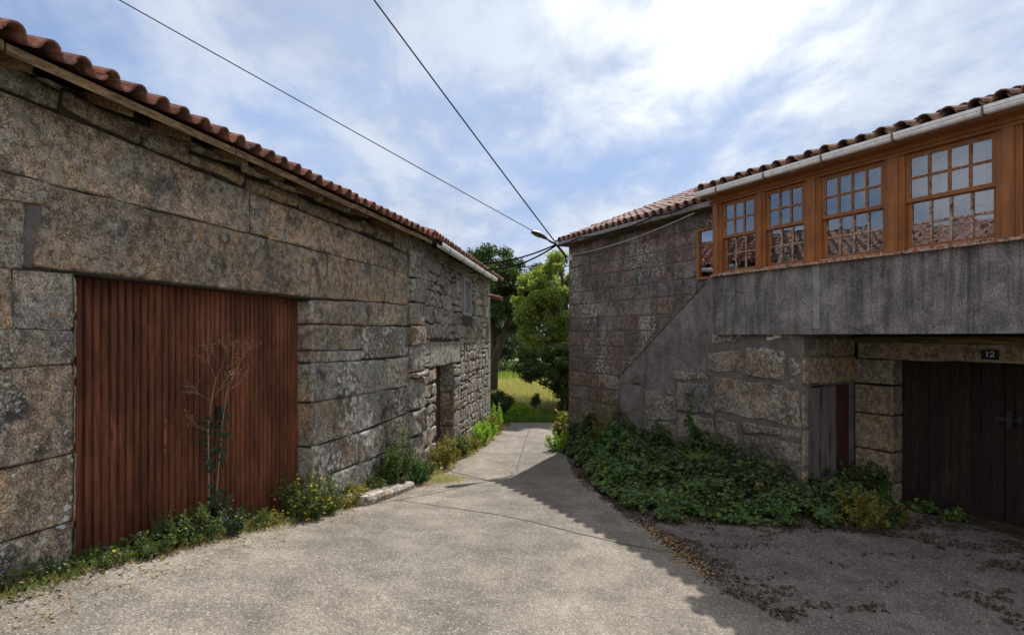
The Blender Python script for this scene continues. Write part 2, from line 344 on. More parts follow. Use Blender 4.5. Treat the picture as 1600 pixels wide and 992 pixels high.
class MB:
    def __init__(s): s.V = []; s.F = []; s.M = []; s.C = []
    def face(s, idx, mi=0, c=(1,1,1)): s.F.append(tuple(idx)); s.M.append(mi); s.C.append(c)
    def add(s, vs):
        k = len(s.V); s.V.extend(vs); return k
    def hexa(s, p, mi=0, c=(1,1,1)):       # 4 bottom + 4 top points
        k = s.add(p)
        for f in ((3,2,1,0),(4,5,6,7),(0,1,5,4),(1,2,6,5),(2,3,7,6),(3,0,4,7)): s.face([k+i for i in f], mi, c)
    def box(s, fr, a0, a1, m0, m1, z0, z1, mi=0, c=(1,1,1)):
        za, zb = z0 if isinstance(z0, tuple) else (z0, z0), z1 if isinstance(z1, tuple) else (z1, z1)
        s.hexa([fr.P(a0,m0,za[0]), fr.P(a1,m0,za[1]), fr.P(a1,m1,za[1]), fr.P(a0,m1,za[0]),
                fr.P(a0,m0,zb[0]), fr.P(a1,m0,zb[1]), fr.P(a1,m1,zb[1]), fr.P(a0,m1,zb[0])], mi, c)
    def tube(s, pts, rad, n=6, mi=0, cap=True):
        pts = [Vector(p) for p in pts]; rad = rad if isinstance(rad, (list, tuple)) else [rad]*len(pts)
        rings = []
        for i, p in enumerate(pts):
            t = (pts[min(i+1, len(pts)-1)]-pts[max(i-1, 0)]).normalized()
            u = t.cross(Vector((0,0,1)) if abs(t.z) < .9 else Vector((1,0,0))).normalized(); v = t.cross(u)
            rings.append(s.add([tuple(p+(u*math.cos(2*math.pi*j/n)+v*math.sin(2*math.pi*j/n))*rad[i]) for j in range(n)]))
        for a, b in zip(rings, rings[1:]):
            for j in range(n): s.face((a+j, a+(j+1)%n, b+(j+1)%n, b+j), mi)
        if cap: s.face([rings[0]+j for j in range(n)][::-1], mi); s.face([rings[-1]+j for j in range(n)], mi)
    def build(s, name, mats, parent=None, smooth=False):
        me = bpy.data.meshes.new(name); me.from_pydata(s.V, [], s.F)
        for m in (mats if isinstance(mats, (list, tuple)) else [mats]): me.materials.append(m)
        me.polygons.foreach_set('material_index', s.M)
        at = me.color_attributes.new('tint', 'FLOAT_COLOR', 'CORNER')
        cnt = np.array([len(f) for f in s.F]); cc = np.repeat(np.c_[np.array(s.C, float), np.ones(len(s.C))], cnt, axis=0)
        at.data.foreach_set('color', cc.ravel().astype(np.float32))
        if smooth: me.polygons.foreach_set('use_smooth', [True]*len(s.F))
        me.update()
        return link(name, me, parent)
def world_loc(p):
    v = Vector((0,0,0))
    while p is not None: v += p.location; p = p.parent
    return v
def link(name, me, parent=None):
    o = bpy.data.objects.new(name, me); COL.objects.link(o)
    if parent is not None:
        o.parent = parent; o.location = -world_loc(parent)
    return o
def tag(o, label=None, cat=None, group=None, kind=None):
    if label: o['label'] = label
    if cat: o['category'] = cat
    if group: o['group'] = group
    if kind: o['kind'] = kind
    return o
def thing(name, loc, label, cat, group=None):
    o = bpy.data.objects.new(name, None); COL.objects.link(o); o.location = loc; o.empty_display_size = .2
    return tag(o, label, cat, group)

def sm(a, b, x):
    t = min(1, max(0, (x-a)/(b-a))); return t*t*(3-2*t)
PK = [(-12,-.9),(-4,-1.15),(0,-1.38),(2,-1.52),(3.2,-1.60),(4.33,-1.70),(5.5,-1.90),(7,-2.18),(7.68,-2.27),(9,-2.40),(10.2,-2.51),(14.5,-2.82),(19,-3.0),(25,-3.05),(60,-3.1),(400,-3.1)]
def gz(x, y):
    for (a, za), (b, zb) in zip(PK, PK[1:]):
        if y <= b:
            z = za+(zb-za)*(y-a)/(b-a); break
    tg = min(-2.45, z); xl = (-4.35+.25*y) if y < 10.17 else -1.81
    t = min(1, max(0, (x-xl)/(1.6-xl)))
    return z+(tg-z)*t+.012*mnoise.noise(Vector((x*.6, y*.6, 0)))
def fz(fr, a, m): p = fr.P(a, m, 0); return gz(p[0], p[1])

# ------------------------------------------------------------------ stone patches
def lerp2(q, a, b):
    (x0,y0),(x1,y1),(x2,y2),(x3,y3) = q     # TL TR BR BL ; a along, b down
    xt, yt = x0+(x1-x0)*a, y0+(y1-y0)*a; xb, yb = x3+(x2-x3)*a, y3+(y2-y3)*a
    return xt+(xb-xt)*b, yt+(yb-yt)*b
def stone(mb, fr, q, m0=0.0, bulge=.03,  res=.06, mi=0, tint=.22, wob=.016, rough=.008, hue=None):
    W = math.hypot(q[1][0]-q[0][0], q[1][1]-q[0][1]); H = math.hypot(q[3][0]-q[0][0], q[3][1]-q[0][1])
    def knots(L):
        n = max(2, int(L/res)); e = min(.3, .012/L), min(.4, .035/L)
        return [0, e[0], e[1]]+[e[1]+(1-2*e[1])*i/n for i in range(1, n)]+[1-e[1], 1-e[0], 1]
    A, B = knots(W), knots(H); off = random.uniform(-.009, .009); sd_ = random.uniform(0, 99)
    v = 1+random.uniform(-tint, tint); wv = random.uniform(-.10, .09) if hue is None else hue
    c = (v*(1+wv), v, v*(1-wv)); idx = []
    for b in B:
        row = []
        for a in A:
            x, z = lerp2(q, a, b)
            e = min(a*W, (1-a)*W, b*H, (1-b)*H)
            ex, ez = min(a*W, (1-a)*W), min(b*H, (1-b)*H); cr = .035
            if ex < cr and ez < cr: e = max(0, cr-math.hypot(cr-ex, cr-ez))
            nx = mnoise.noise(Vector((x*3.1, z*3.1, sd_)))*wob; nz = mnoise.noise(Vector((x*3.1, z*3.1, sd_+30)))*wob
            ch = mnoise.noise(Vector((x*14, z*14, sd_+9)))*.006 if e < .03 else 0; nx += ch; nz += ch*.7
            prof = bulge*(1-math.exp(-e/(.007 if bulge < .06 else .022)))
            rr = mnoise.noise(Vector((x*5, z*5, sd_)))*rough+mnoise.noise(Vector((x*17, z*17, sd_)))*rough*.6
            mm = m0-bulge+prof+(rr+off)*min(1, e/.02)
            row.append(fr.P(x+nx, mm, z+nz))
        idx.append(mb.add(row))
    for j in range(len(B)-1):
        for i in range(len(A)-1):
            mb.face((idx[j]+i, idx[j+1]+i, idx[j+1]+i+1, idx[j]+i+1), mi, c)
def holes_cut(s0, s1, holes):          # intervals of [s0,s1] outside holes
    segs = [(s0, s1)]
    for h0, h1 in holes:
        out = []
        for a, b in segs:
            if h1 <= a or h0 >= b: out.append((a, b))
            else:
                if h0 > a: out.append((a, h0))
                if h1 < b: out.append((h1, b))
        segs = out
    return segs
def courses(mb, fr, s0, s1, rows, wr, holes=(), gap=.018, jit=.02, **k):
    # rows: list of z from top to bottom; holes: (s0,s1,z0,z1)
    for zt, zb in zip(rows, rows[1:]):
        hs = [(h[0], h[1]) for h in holes if h[2] < zt-.03 and h[3] > zb+.03]
        for a, b in holes_cut(s0, s1, hs):
            x = a
            while x < b-.02:
                wdt = random.uniform(*wr); x2 = x+wdt
                if b-x2 < wr[0]*.6: x2 = b
                j = lambda: random.uniform(-jit, jit)
                parts = [(zt, zb)]
                if random.random() < k.get('split', 0) and zt-zb > .24:
                    zm = zb+(zt-zb)*random.uniform(.35, .65); parts = [(zt, zm), (zm, zb)]
                for pt, pb in parts:
                    jl, jr = (0 if x == a else j()), (0 if x2 == b else j())
                    stone(mb, fr, [(x+gap/2+jl, pt-gap/2+j()*.5), (x2-gap/2+jr, pt-gap/2+j()*.5), (x2-gap/2+jr, pb+gap/2+j()*.5), (x+gap/2+jl, pb+gap/2+j()*.5)],
                          **{a_: b_ for a_, b_ in k.items() if a_ != 'split'})
                x = x2
def wallbox(mb, fr, s0, s1, m0, m1, z0, z1, holes, mi):
    # solid backing with rectangular openings; non-overlapping boxes
    cuts = sorted(set([s0, s1]+[h[i] for h in holes for i in (0, 1)]))
    for a, b in zip(cuts, cuts[1:]):
        hs = sorted([(h[2], h[3]) for h in holes if h[0] <= a and h[1] >= b]); z = z0
        for h0, h1 in hs:
            if h0 > z: mb.box(fr, a, b, m0, m1, z, h0, mi)
            z = max(z, h1)
        if z < z1: mb.box(fr, a, b, m0, m1, z, z1, mi)

# ------------------------------------------------------------------ roof tiles
def tiles(name, fr, s0, s1, m_e, ze, slope, rows, pitch, mat_, parent, rad=.082, jit=.008, step=.36, row0=0):
    mb = MB(); ca = 1/math.sqrt(1+slope*slope); sa = slope*ca
    def tile(sc, row, up):
        L = step*1.2; n = 7; y0 = row*step; r0, r1 = (rad, rad*.84) if up else (rad*.84, rad)
        js, jy, jz, yaw = random.gauss(0, jit*.6), random.gauss(0, jit), random.gauss(0, jit*.4), random.gauss(0, .015)
        z0 = ze(sc) if callable(ze) else ze; rings = []
        for k, (yy, rr) in enumerate(((y0+jy, r0), (y0+L+jy, r1))):
            for dr in (0, -.013):
                r = rr+dr; ring = []
                for i in range(n):
                    a = math.radians(6+168*i/(n-1)) ; x = math.cos(a)*r; h = math.sin(a)*r
                    if not up: h = rad-h-.012
                    else: h = h+.022
                    h += (.018 if k == 0 else 0)+jz+(.014 if up else 0)
                    xx = sc+js+x+(yaw*(yy-y0))
                    # rotate into slope
                    ring.append(fr.P(xx, m_e-(yy*ca-h*sa), z0+yy*sa+h*ca))
                rings.append(mb.add(ring))
        o0, i0, o1, i1 = rings
        for i in range(n-1):
            mb.face((o0+i, o0+i+1, o1+i+1, o1+i)); mb.face((i0+i, i1+i, i1+i+1, i0+i+1)); mb.face((o0+i, i0+i, i0+i+1, o0+i+1)); mb.face((o1+i, o1+i+1, i1+i+1, i1+i))
        mb.face((o0, o1, i1, i0)); mb.face((o0+n-1, i0+n-1, i1+n-1, o1+n-1))
    k = 0; x = s0+pitch/2
    while x < s1-pitch*.3:
        for r in range(row0, rows):
            tile(x-pitch/2, r, False); tile(x, r, True)
        x += pitch
    for r in range(row0, rows): tile(x-pitch/2, r, False)
    return mb.build(name, mat_, parent, smooth=False)

# ================================================================== SETTING
def sheet(name, xs, ys, inside, dz, mat_, sub=1):
    mb = MB(); idx = {}
    def vid(i, j):
        if (i, j) not in idx: idx[(i, j)] = mb.add([(xs[i], ys[j], gz(xs[i], ys[j])+dz)])
        return idx[(i, j)]
    for i in range(len(xs)-1):
        for j in range(len(ys)-1):
            if inside((xs[i]+xs[i+1])/2, (ys[j]+ys[j+1])/2): mb.face((vid(i,j), vid(i+1,j), vid(i+1,j+1), vid(i,j+1)))
    return tag(mb.build(name, mat_, None, True), kind='structure')
xs = sorted(set(list(np.arange(-12, 14.01, .5))+[-300,-200,-120,-80,-50,-35,-25,-18,18,25,35,50,80,120,200,300]))
ys = sorted(set(list(np.arange(-10, 26.01, .5))+[-60,-30,-16,30,36,45,60,80,110,160,240,400]))
sheet('ground', xs, ys, lambda x, y: True, 0, M['meadow'])

def strip(name, mat_, rows, dz, sub=6):          # rows: (y, xl, xr)
    mb = MB(); prev = None
    for y, xl, xr in rows:
        pts = []
        for i in range(sub+1):
            x = xl+(xr-xl)*i/sub; pts.append((x, y, gz(x, y)+dz))
        k = mb.add(pts)
        if prev is not None:
            for i in range(sub): mb.face((prev+i, prev+i+1, k+i+1, k+i))
        prev = k
    return tag(mb.build(name, mat_, None, True), kind='structure')
def lx(y): return (-4.35+.25*y) if y < 10.17 else (-1.81+.1278*(y-10.17))
def rx(y): return 1.42-.514*(y-14.5)
YS = list(np.arange(-10, 21.01, .35))
def road_r(y):                                    # right edge of the pale lane
    P_ = [(-10,4.5),(3,3.3),(4.7,2.42),(5.5,2.0),(6.8,1.8),(7.6,1.6),(9.3,1.25),(11,1.15),(12.7,1.2),(14.6,1.35),(21,1.9)]
    for (a, xa), (b, xb) in zip(P_, P_[1:]):
        if y <= b: return xa+(xb-xa)*(y-a)/(b-a)
    return 1.9
YA = list(np.arange(-10, 20.35, .15))
strip('dirt_verge', M['soil'], [(y, lx(y)-.05, min(rx(y)+1.6, 9) if y < 14.5 else 2.2) for y in YA], .008, 30)
strip('forecourt', M['forecourt'], [(y, road_r(y)-.4, min(rx(y)+.9, 8.3)) for y in YA if y < 8.1], .018, 16)
strip('road', M['road'], [(y, lx(y)+(.42 if y < 10.3 else .5+.08*math.sin(y*3)), road_r(y)+.09*mnoise.noise(Vector((y*2.3, 0, 0)))+.05*mnoise.noise(Vector((y*7, 4, 0)))) for y in YA], .028, 16)
strip('pavement_edge', M['edge'], [(y, lx(y)+.14+.05*mnoise.noise(Vector((y*2, 9, 0))), lx(y)+.60+.13*mnoise.noise(Vector((y*1.3, 5, 0)))+.09*mnoise.noise(Vector((y*6, 5, 3)))) for y in YA if y < 8.3], .0302, 8)

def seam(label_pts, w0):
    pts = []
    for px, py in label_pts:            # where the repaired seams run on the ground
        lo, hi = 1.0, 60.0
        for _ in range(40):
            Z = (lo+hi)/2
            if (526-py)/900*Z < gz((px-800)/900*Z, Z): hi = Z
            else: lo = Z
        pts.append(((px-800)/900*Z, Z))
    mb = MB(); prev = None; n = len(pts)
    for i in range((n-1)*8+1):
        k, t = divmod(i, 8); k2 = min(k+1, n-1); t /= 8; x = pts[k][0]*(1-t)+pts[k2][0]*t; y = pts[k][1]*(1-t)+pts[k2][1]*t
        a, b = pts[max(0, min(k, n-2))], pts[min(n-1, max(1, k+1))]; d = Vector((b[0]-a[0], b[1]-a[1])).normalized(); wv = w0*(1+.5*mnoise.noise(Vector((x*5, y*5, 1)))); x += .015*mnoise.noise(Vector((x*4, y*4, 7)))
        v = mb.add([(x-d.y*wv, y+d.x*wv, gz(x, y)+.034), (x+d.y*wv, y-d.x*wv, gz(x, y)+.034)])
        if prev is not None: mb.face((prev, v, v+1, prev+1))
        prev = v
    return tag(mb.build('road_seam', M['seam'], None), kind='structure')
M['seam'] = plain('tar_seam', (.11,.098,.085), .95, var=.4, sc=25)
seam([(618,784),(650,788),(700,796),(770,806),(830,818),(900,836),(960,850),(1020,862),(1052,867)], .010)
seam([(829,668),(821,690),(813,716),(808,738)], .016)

# ================================================================== BARN (left)
bz = fz(LB, 5, 0)
barn = thing('stone_barn', LB.P(5, 0, fz(LB, 5, 0)), 'low granite barn on the left with a wide rusty sheet gate under one long lintel', 'barn')
GATE = (4.46, 7.535, -3.2, .475)
L1S = [[(3.652,1.894),(4.363,1.801),(4.349,1.664),(3.652,1.661)],[(4.382,1.823),(5.051,1.818),(5.038,1.624),(4.372,1.683)],[(5.064,1.807),(5.528,1.841),(5.566,1.614),(5.057,1.619)],[(5.543,1.84),(6.238,1.876),(6.247,1.778),(5.559,1.75)],[(5.574,1.73),(6.306,1.733),(6.296,1.608),(5.582,1.618)],[(6.257,1.861),(6.704,1.864),(6.715,1.752),(6.267,1.77)],[(6.335,1.714),(7.258,1.713),(7.258,1.565),(6.325,1.555)],[(6.726,1.827),(7.557,1.833),(7.557,1.751),(6.726,1.733)],[(7.285,1.704),(8.186,1.694),(8.169,1.55),(7.285,1.547)],[(7.586,1.807),(8.642,1.872),(8.623,1.747),(7.586,1.733)],[(8.219,1.674),(8.811,1.71),(8.792,1.554),(8.219,1.533)],[(8.831,1.761),(9.867,1.755),(9.843,1.528),(8.831,1.571)],[(9.916,1.796),(10.705,1.777),(10.648,1.423),(9.916,1.496)],[(4.16,1.821),(4.226,1.858),(4.377,1.845),(4.344,1.807)],[(3.525,1.649),(6.365,1.551),(6.365,1.118),(3.525,1.109)],[(6.406,1.54),(6.693,1.544),(6.693,1.118),(6.406,1.119)],[(6.715,1.542),(9.172,1.493),(9.172,1.107),(6.715,1.115)],[(9.235,1.493),(10.648,1.412),(10.592,1.085),(9.235,1.105)],[(3.525,1.094),(4.266,1.099),(4.244,0.942),(3.525,0.897)],[(3.525,0.885),(4.105,0.92),(4.081,0.475),(3.525,0.46)],[(4.28,1.089),(7.867,1.094),(7.867,0.5),(4.148,0.501)],[(7.913,1.092),(9.632,1.09),(9.632,0.561),(7.913,0.512)],[(9.678,1.095),(10.62,1.087),(10.565,0.558),(9.678,0.553)],[(7.543,0.455),(9.299,0.531),(9.299,0.18),(7.543,0.171)],[(9.342,0.524),(10.62,0.549),(10.565,0.205),(9.342,0.181)],[(7.543,0.146),(8.792,0.152),(8.792,-0.18),(7.543,-0.171)],[(8.831,0.143),(10.62,0.172),(10.565,-0.33),(8.831,-0.324)],[(7.543,-0.195),(8.792,-0.208),(8.792,-0.341),(7.543,-0.325)],[(7.543,-0.341),(9.586,-0.382),(9.586,-0.858),(7.543,-0.829)],[(9.632,-0.374),(10.565,-0.353),(10.565,-0.865),(9.632,-0.851)],[(7.543,-0.846),(8.679,-0.861),(8.679,-1.385),(7.543,-1.382)],[(8.716,-0.855),(10.565,-0.888),(10.565,-1.31),(8.716,-1.39)],[(7.543,-1.407),(7.929,-1.427),(7.929,-2.427),(7.543,-2.35)],[(7.96,-1.424),(8.716,-1.419),(8.716,-1.841),(7.96,-1.828)],[(8.754,-1.425),(9.609,-1.398),(9.609,-1.864),(8.754,-1.849)],[(9.655,-1.394),(10.565,-1.355),(10.565,-1.902),(9.655,-1.863)],[(7.96,-1.853),(9.277,-1.88),(9.277,-2.59),(7.96,-2.394)],[(9.32,-1.879),(10.565,-1.936),(10.565,-2.722),(9.32,-2.592)],[(4.032,0.443),(4.449,0.465),(4.449,0.048),(4.032,0.048)],[(3.525,0.433),(4.02,0.455),(4.02,0.052),(3.525,0.068)],[(3.525,0.061),(4.449,0.038),(4.449,-0.197),(3.525,-0.213)],[(3.525,-0.228),(4.449,-0.216),(4.44,-0.866),(3.525,-0.878)],[(3.525,-0.897),(4.44,-0.885),(4.435,-1.367),(3.525,-1.364)],[(3.525,-1.39),(4.435,-1.386),(4.43,-1.738),(3.525,-1.877)]]
mb = MB()
wallbox(mb, LB, -4, 10.6, -.55, -.034, -3.2, 1.86, [GATE], 1)
LOW = 0
for i, q in enumerate(L1S):
    low = min(p[1] for p in q) < -.2
    r = .05 if q[0][0] < 5 or q[3][0] < 5.5 else .07
    q = [(q[0][0]-.008,q[0][1]+.008),(q[1][0]+.008,q[1][1]+.008),(q[2][0]+.008,q[2][1]-.008),(q[3][0]-.008,q[3][1]-.008)]
    stone(mb, LB, q, .02 if i < 14 else 0, .075 if i < 14 else .03, r, 2 if low else 0, rough=.011 if i < 14 else .008, wob=.03 if i < 14 else .014)
stone(mb, LB, [(4.10,.935),(4.235,.935),(4.16,.475),(4.07,.475)], -.012, .02, .04, 3, rough=.006)
courses(mb, LB, -4, 3.5, [1.86,1.6,1.1,.7,.3,-.2,-.7,-1.2,-1.7,-2.2], (.6, 1.5), mi=0, res=.15)
for z1, z0 in ((.455,.17),(.15,-.17),(-.19,-.33),(-.345,-.83),(-.85,-1.385),(-1.41,-2.5)):      # reveal of the right jamb
    fr = Frame(LB.P(7.535, 0, 0)[:2], (-LB.n[0], -LB.n[1]), (-LB.d[0], -LB.d[1]))
    stone(mb, fr, [(-.01, z1), (.30, z1), (.30, z0), (-.01, z0)], .03, .03, .06, 0)
    fr = Frame(LB.P(4.46, 0, 0)[:2], (-LB.n[0], -LB.n[1]), (LB.d[0], LB.d[1]))
    stone(mb, fr, [(-.01, z1), (.30, z1), (.30, z0), (-.01, z0)], 0.0, .03, .1, 0)
mb.build('wall', [M['granite'], M['mortar_dark'], M['granite_low'], M['mortar_grey']], barn)
# rough seam pier where the two buildings meet
mb = MB()
for zt, zb, q in ((1.55,1.05,0),(1.03,.62,.02),(.6,.2,0),(.18,-.15,.03),(-.17,-.62,0),(-.64,-.72,.10),(-.74,-1.3,.01),(-1.32,-1.75,.05),(-1.78,-2.75,.02)):
    w_ = random.uniform(.5, .62)
    mb.box(LB, 10.42, 10.42+w_, -.3, .035+q, zb+.01, zt-.01, 1)
    stone(mb, LB, [(10.40, zt), (10.44+w_, zt), (10.44+w_, zb), (10.40, zb)], .075+q, .045, .08, 0, rough=.02, wob=.04)
mb.build('quoin', [M['granite_rough'], M['granite_rough']], barn)
# gate: two ribbed leaves
def gate_leaf(s0, s1):
    mb = MB(); P_ = .0755; prof = [(0,0),(.045,0),(.052,-.030),(.0675,-.030)]; pts = []
    s = s0
    while s < s1-.01:
        for a, m_ in prof:
            if s+a <= s1: pts.append((s+a, -.20+m_+random.uniform(-.0015, .0015)))
        s += P_
    pts.append((s1, -.20))
    top, bot = [], []
    for a, m_ in pts:
        top.append(LB.P(a, m_, .47)); bot.append(LB.P(a, m_, fz(LB, a, -.2)+.02))
    k = mb.add(top); k2 = mb.add(bot); n = len(pts)
    for i in range(n-1): mb.face((k+i, k2+i, k2+i+1, k+i+1))
    for z0, z1 in ((.40,.455), (-.72,-.66)): mb.box(LB, s0+.01, s1-.01, -.27, -.225, z0, z1)
    return mb.build('gate_leaf', M['rust'], barn)
MID = 6.02
gl_ = gate_leaf(4.465, MID-.004); gr_ = gate_leaf(MID+.004, 7.53)
for (a, z, hh, ww, gt) in ((5.459,-.93,.10,.013,0),(5.462,-.80,.05,.008,0),(5.455,-1.06,.03,.010,0),(5.31,-1.12,.03,.006,0),(6.235,-.95,.025,.008,1),(6.50,-1.13,.04,.010,1),(6.24,-1.3,.03,.008,1)):
    mb = MB(); n = 9; k = mb.add([LB.P(a+ww*math.cos(2*math.pi*i/n)*random.uniform(.7,1.2), -.197, z+hh*math.sin(2*math.pi*i/n)*random.uniform(.8,1.15)) for i in range(n)])
    mb.face(range(k, k+n)); mb.build('rust_patch', M['rust_patch'], gr_ if gt else gl_)
mb = MB(); mb.box(LB, 6.09, 6.13, -.2, -.17, -.86, -.72); mb.box(LB, 6.10, 6.22, -.17, -.145, -.755, -.735); mb.tube([LB.P(6.11,-.17,-.83), LB.P(6.11,-.155,-.83)], .012)
mb.build('handle', M['iron'], gr_)
# roof
zeL = lambda s: 1.80-.012*(s-3.5)
SL = .36
tiles('roof_tiles', LB, -3.8, 10.62, .42, zeL, SL, 2, .218, M['tile_red'], barn, rad=.067)
tag(tiles('roof_tiles', LB, -3.8, 10.62, .42, zeL, SL, 10, .218, M['tile_far'], barn, rad=.067, row0=2), 'weathered lichen grey upper tiles')
mb = MB()
def rfz(s, m_, dz): return zeL(s)+(.42-m_)*SL+dz
def slab(mb, fr, s0, s1, m0, m1, z0a, z0b, th, mi=0):   # sloped slab: z at m0 / m1 (bottom) + th
    f = z0a, z0b
    mb.hexa([fr.P(s0,m0,f[0]), fr.P(s1,m0,f[0]), fr.P(s1,m1,f[1]), fr.P(s0,m1,f[1]),
             fr.P(s0,m0,f[0]+th), fr.P(s1,m0,f[0]+th), fr.P(s1,m1,f[1]+th), fr.P(s0,m1,f[1]+th)], mi)
s = -3.8
while s < 10.5:
    L = random.uniform(1.6, 2.4); e = min(s+L, 10.6); zz0 = zeL((s+e)/2); j = random.uniform(-.012, .008)
    def zq(a, m_): return zeL(a)+(.42-m_)*SL
    for (ma, mb_) in ((.10, .385),):
        mb.hexa([LB.P(s,ma,zq(s,ma)-.062+j), LB.P(e-.015,ma,zq(e,ma)-.062-j), LB.P(e-.015,mb_,zq(e,mb_)-.085-j), LB.P(s,mb_,zq(s,mb_)-.085+j),
                 LB.P(s,ma,zq(s,ma)-.030+j), LB.P(e-.015,ma,zq(e,ma)-.030-j), LB.P(e-.015,mb_,zq(e,mb_)-.02-j), LB.P(s,mb_,zq(s,mb_)-.02+j)])
    s = e
mb.build('eaves_board', M['eaves_wood'], barn)
s = .6; 
while s < 10.2:
    mb = MB(); a = s+random.uniform(-.06, .06); wd = random.uniform(.075, .11); me_ = random.uniform(.27, .34); dz = random.uniform(-.01, .01); hh = random.uniform(.075, .1)
    z_in, z_out = zeL(a)+(.42+.3)*SL-.058, zeL(a)+(.42-me_)*SL-.075
    mb.hexa([LB.P(a,-.3,z_in-hh), LB.P(a+wd,-.3,z_in-hh), LB.P(a+wd*.9,me_,z_out-hh*.75+dz), LB.P(a,me_,z_out-hh*.75+dz),
             LB.P(a,-.3,z_in), LB.P(a+wd,-.3,z_in), LB.P(a+wd,me_,z_out), LB.P(a,me_,z_out)])
    mb.build('rafter', M['eaves_wood'], barn); s += .655
mb = MB()      # boarding below the tiles, the rear slope and the gables
slab(mb, LB, -3.9, 10.62, -3.3, .16, zeL(4)+(.42+3.3)*SL-.035, zeL(4)+(.42-.16)*SL-.03, .02)
slab(mb, LB, -3.9, 10.62, -7.0, -3.3, zeL(4)+.0, zeL(4)+(.42+3.3)*SL-.035, .05)
mb.build('roof_boarding', M['dark_in'], barn)
mb = MB(); mb.box(LB, -4, 10.6, -6.7, -6.2, -3.2, 1.8)
for a0, a1 in ((-4, -3.6), (10.2, 10.6)):
    mb.box(LB, a0, a1, -6.2, -.55, -3.2, 1.8)
    k = mb.add([LB.P(a0,-6.6,1.8), LB.P(a0,-.1,1.8), LB.P(a0,-3.3,2.98), LB.P(a1,-6.6,1.8), LB.P(a1,-.1,1.8), LB.P(a1,-3.3,2.98)])
    mb.face((k,k+1,k+2)); mb.face((k+3,k+5,k+4))
mb.build('rear_wall', M['granite_rough'], barn)

# ================================================================== COTTAGE (left, beyond the barn)
cot = thing('stone_cottage', LC.P(4, 0, fz(LC, 4, 0)), 'rough rubble cottage beyond the barn with a small brown door and white gutter', 'cottage')
DOOR = (1.85, 3.42, -3.4, -.63); WIN = (4.45, 5.72, .56, 1.55)
mb = MB()
wallbox(mb, LC, .25, 8.72, -.5, -.03, -3.5, 1.86, [DOOR, WIN], 1)
rows = [1.86,1.55,1.28,.92,.6,.28,-.05,-.38,-.64,-.95,-1.2,-1.55,-1.8,-2.15,-2.45,-2.8,-3.2]
lint = (1.35, 4.1, -.63, -.1)
courses(mb, LC, .3, 4.2, rows, (.35, .95), [DOOR, lint], split=.3, mi=0, res=.11, rough=.011, wob=.06, bulge=.025, jit=.05, tint=.25)
courses(mb, LC, 4.2, 8.3, rows, (.22, .6), [WIN], split=.5, mi=0, res=.11, rough=.014, wob=.07, bulge=.028, jit=.05, tint=.25)
courses(mb, LC, 8.3, 8.72, [1.86,1.3,.8,.3,-.2,-.7,-1.2,-1.8,-2.4,-3.1], (.5, .6), mi=0, res=.11)
stone(mb, LC, [(1.35,-.11),(4.1,-.12),(4.1,-.62),(1.35,-.62)], .01, .035, .09, 0)
for z1, z0 in ((-.64,-1.3),(-1.32,-2.1),(-2.12,-3.1)):
    fr = Frame(LC.P(3.42, 0, 0)[:2], (-LC.n[0], -LC.n[1]), (-LC.d[0], -LC.d[1]))
    stone(mb, fr, [(-.01, z1), (.42, z1), (.42, z0), (-.01, z0)], .03, .03, .08, 0)
mb.build('wall', [M['granite_rough'], M['mortar_dark']], cot)
mb = MB()
for i in range(8):
    a = 1.87+i*.192; mb.box(LC, a, a+.186, -.36, -.32+random.uniform(0,.006), -2.95, -.64, 0, (random.random(),)*3)
for z in (-.95, -2.3): mb.box(LC, 1.9, 3.38, -.312, -.295, z, z+.12)
mb.build('door', M['door_brown'], cot)
mb = MB(); a0, a1, z0, z1 = WIN
mb.box(LC, a0, a0+.11, -.12, .03, z0, z1); mb.box(LC, a1-.07, a1, -.12, -.02, z0, z1); mb.box(LC, a0+.11, a1-.07, -.12, -.03, z1-.07, z1); mb.box(LC, a0+.11, a1-.07, -.12, -.02, z0, z0+.07); mb.box(LC, (a0+a1)/2-.02, (a0+a1)/2+.02, -.1, -.04, z0+.07, z1-.07)
wf = mb.build('window', M['gutter_old'], cot)
mb = MB(); mb.box(LC, a0+.11, a1-.07, -.084, -.08, z0+.07, z1-.07); mb.build('pane', M['glass'], wf)
mb = MB(); mb.box(LC, a0+.02, a1-.02, -.5, -.45, z0, z1); mb.build('window_backing', M['dark_in'], wf)
tiles('roof_tiles', LC, .1, 9.0, .36, 1.79, SL, 9, .218, M['tile_red'], cot)
mb = MB(); slab(mb, LC, .1, 8.95, -3.0, .30, 1.79+3.36*SL-.035, 1.79+.06*SL-.035, .025); slab(mb, LC, .1, 8.95, -6.2, -3.0, 1.8, 1.79+3.36*SL-.035, .05)
mb.build('roof_boarding', M['dark_in'], cot)
mb = MB(); mb.box(LC, .25, 8.72, -6, -5.5, -3.5, 1.8); mb.box(LC, 8.3, 8.7, -5.5, -.5, -3.5, 1.8)
k = mb.add([LC.P(8.7,-5.9,1.8), LC.P(8.7,-.1,1.8), LC.P(8.7,-3,2.9)]); mb.face((k,k+1,k+2)); mb.build('rear_wall', M['granite_rough'], cot)
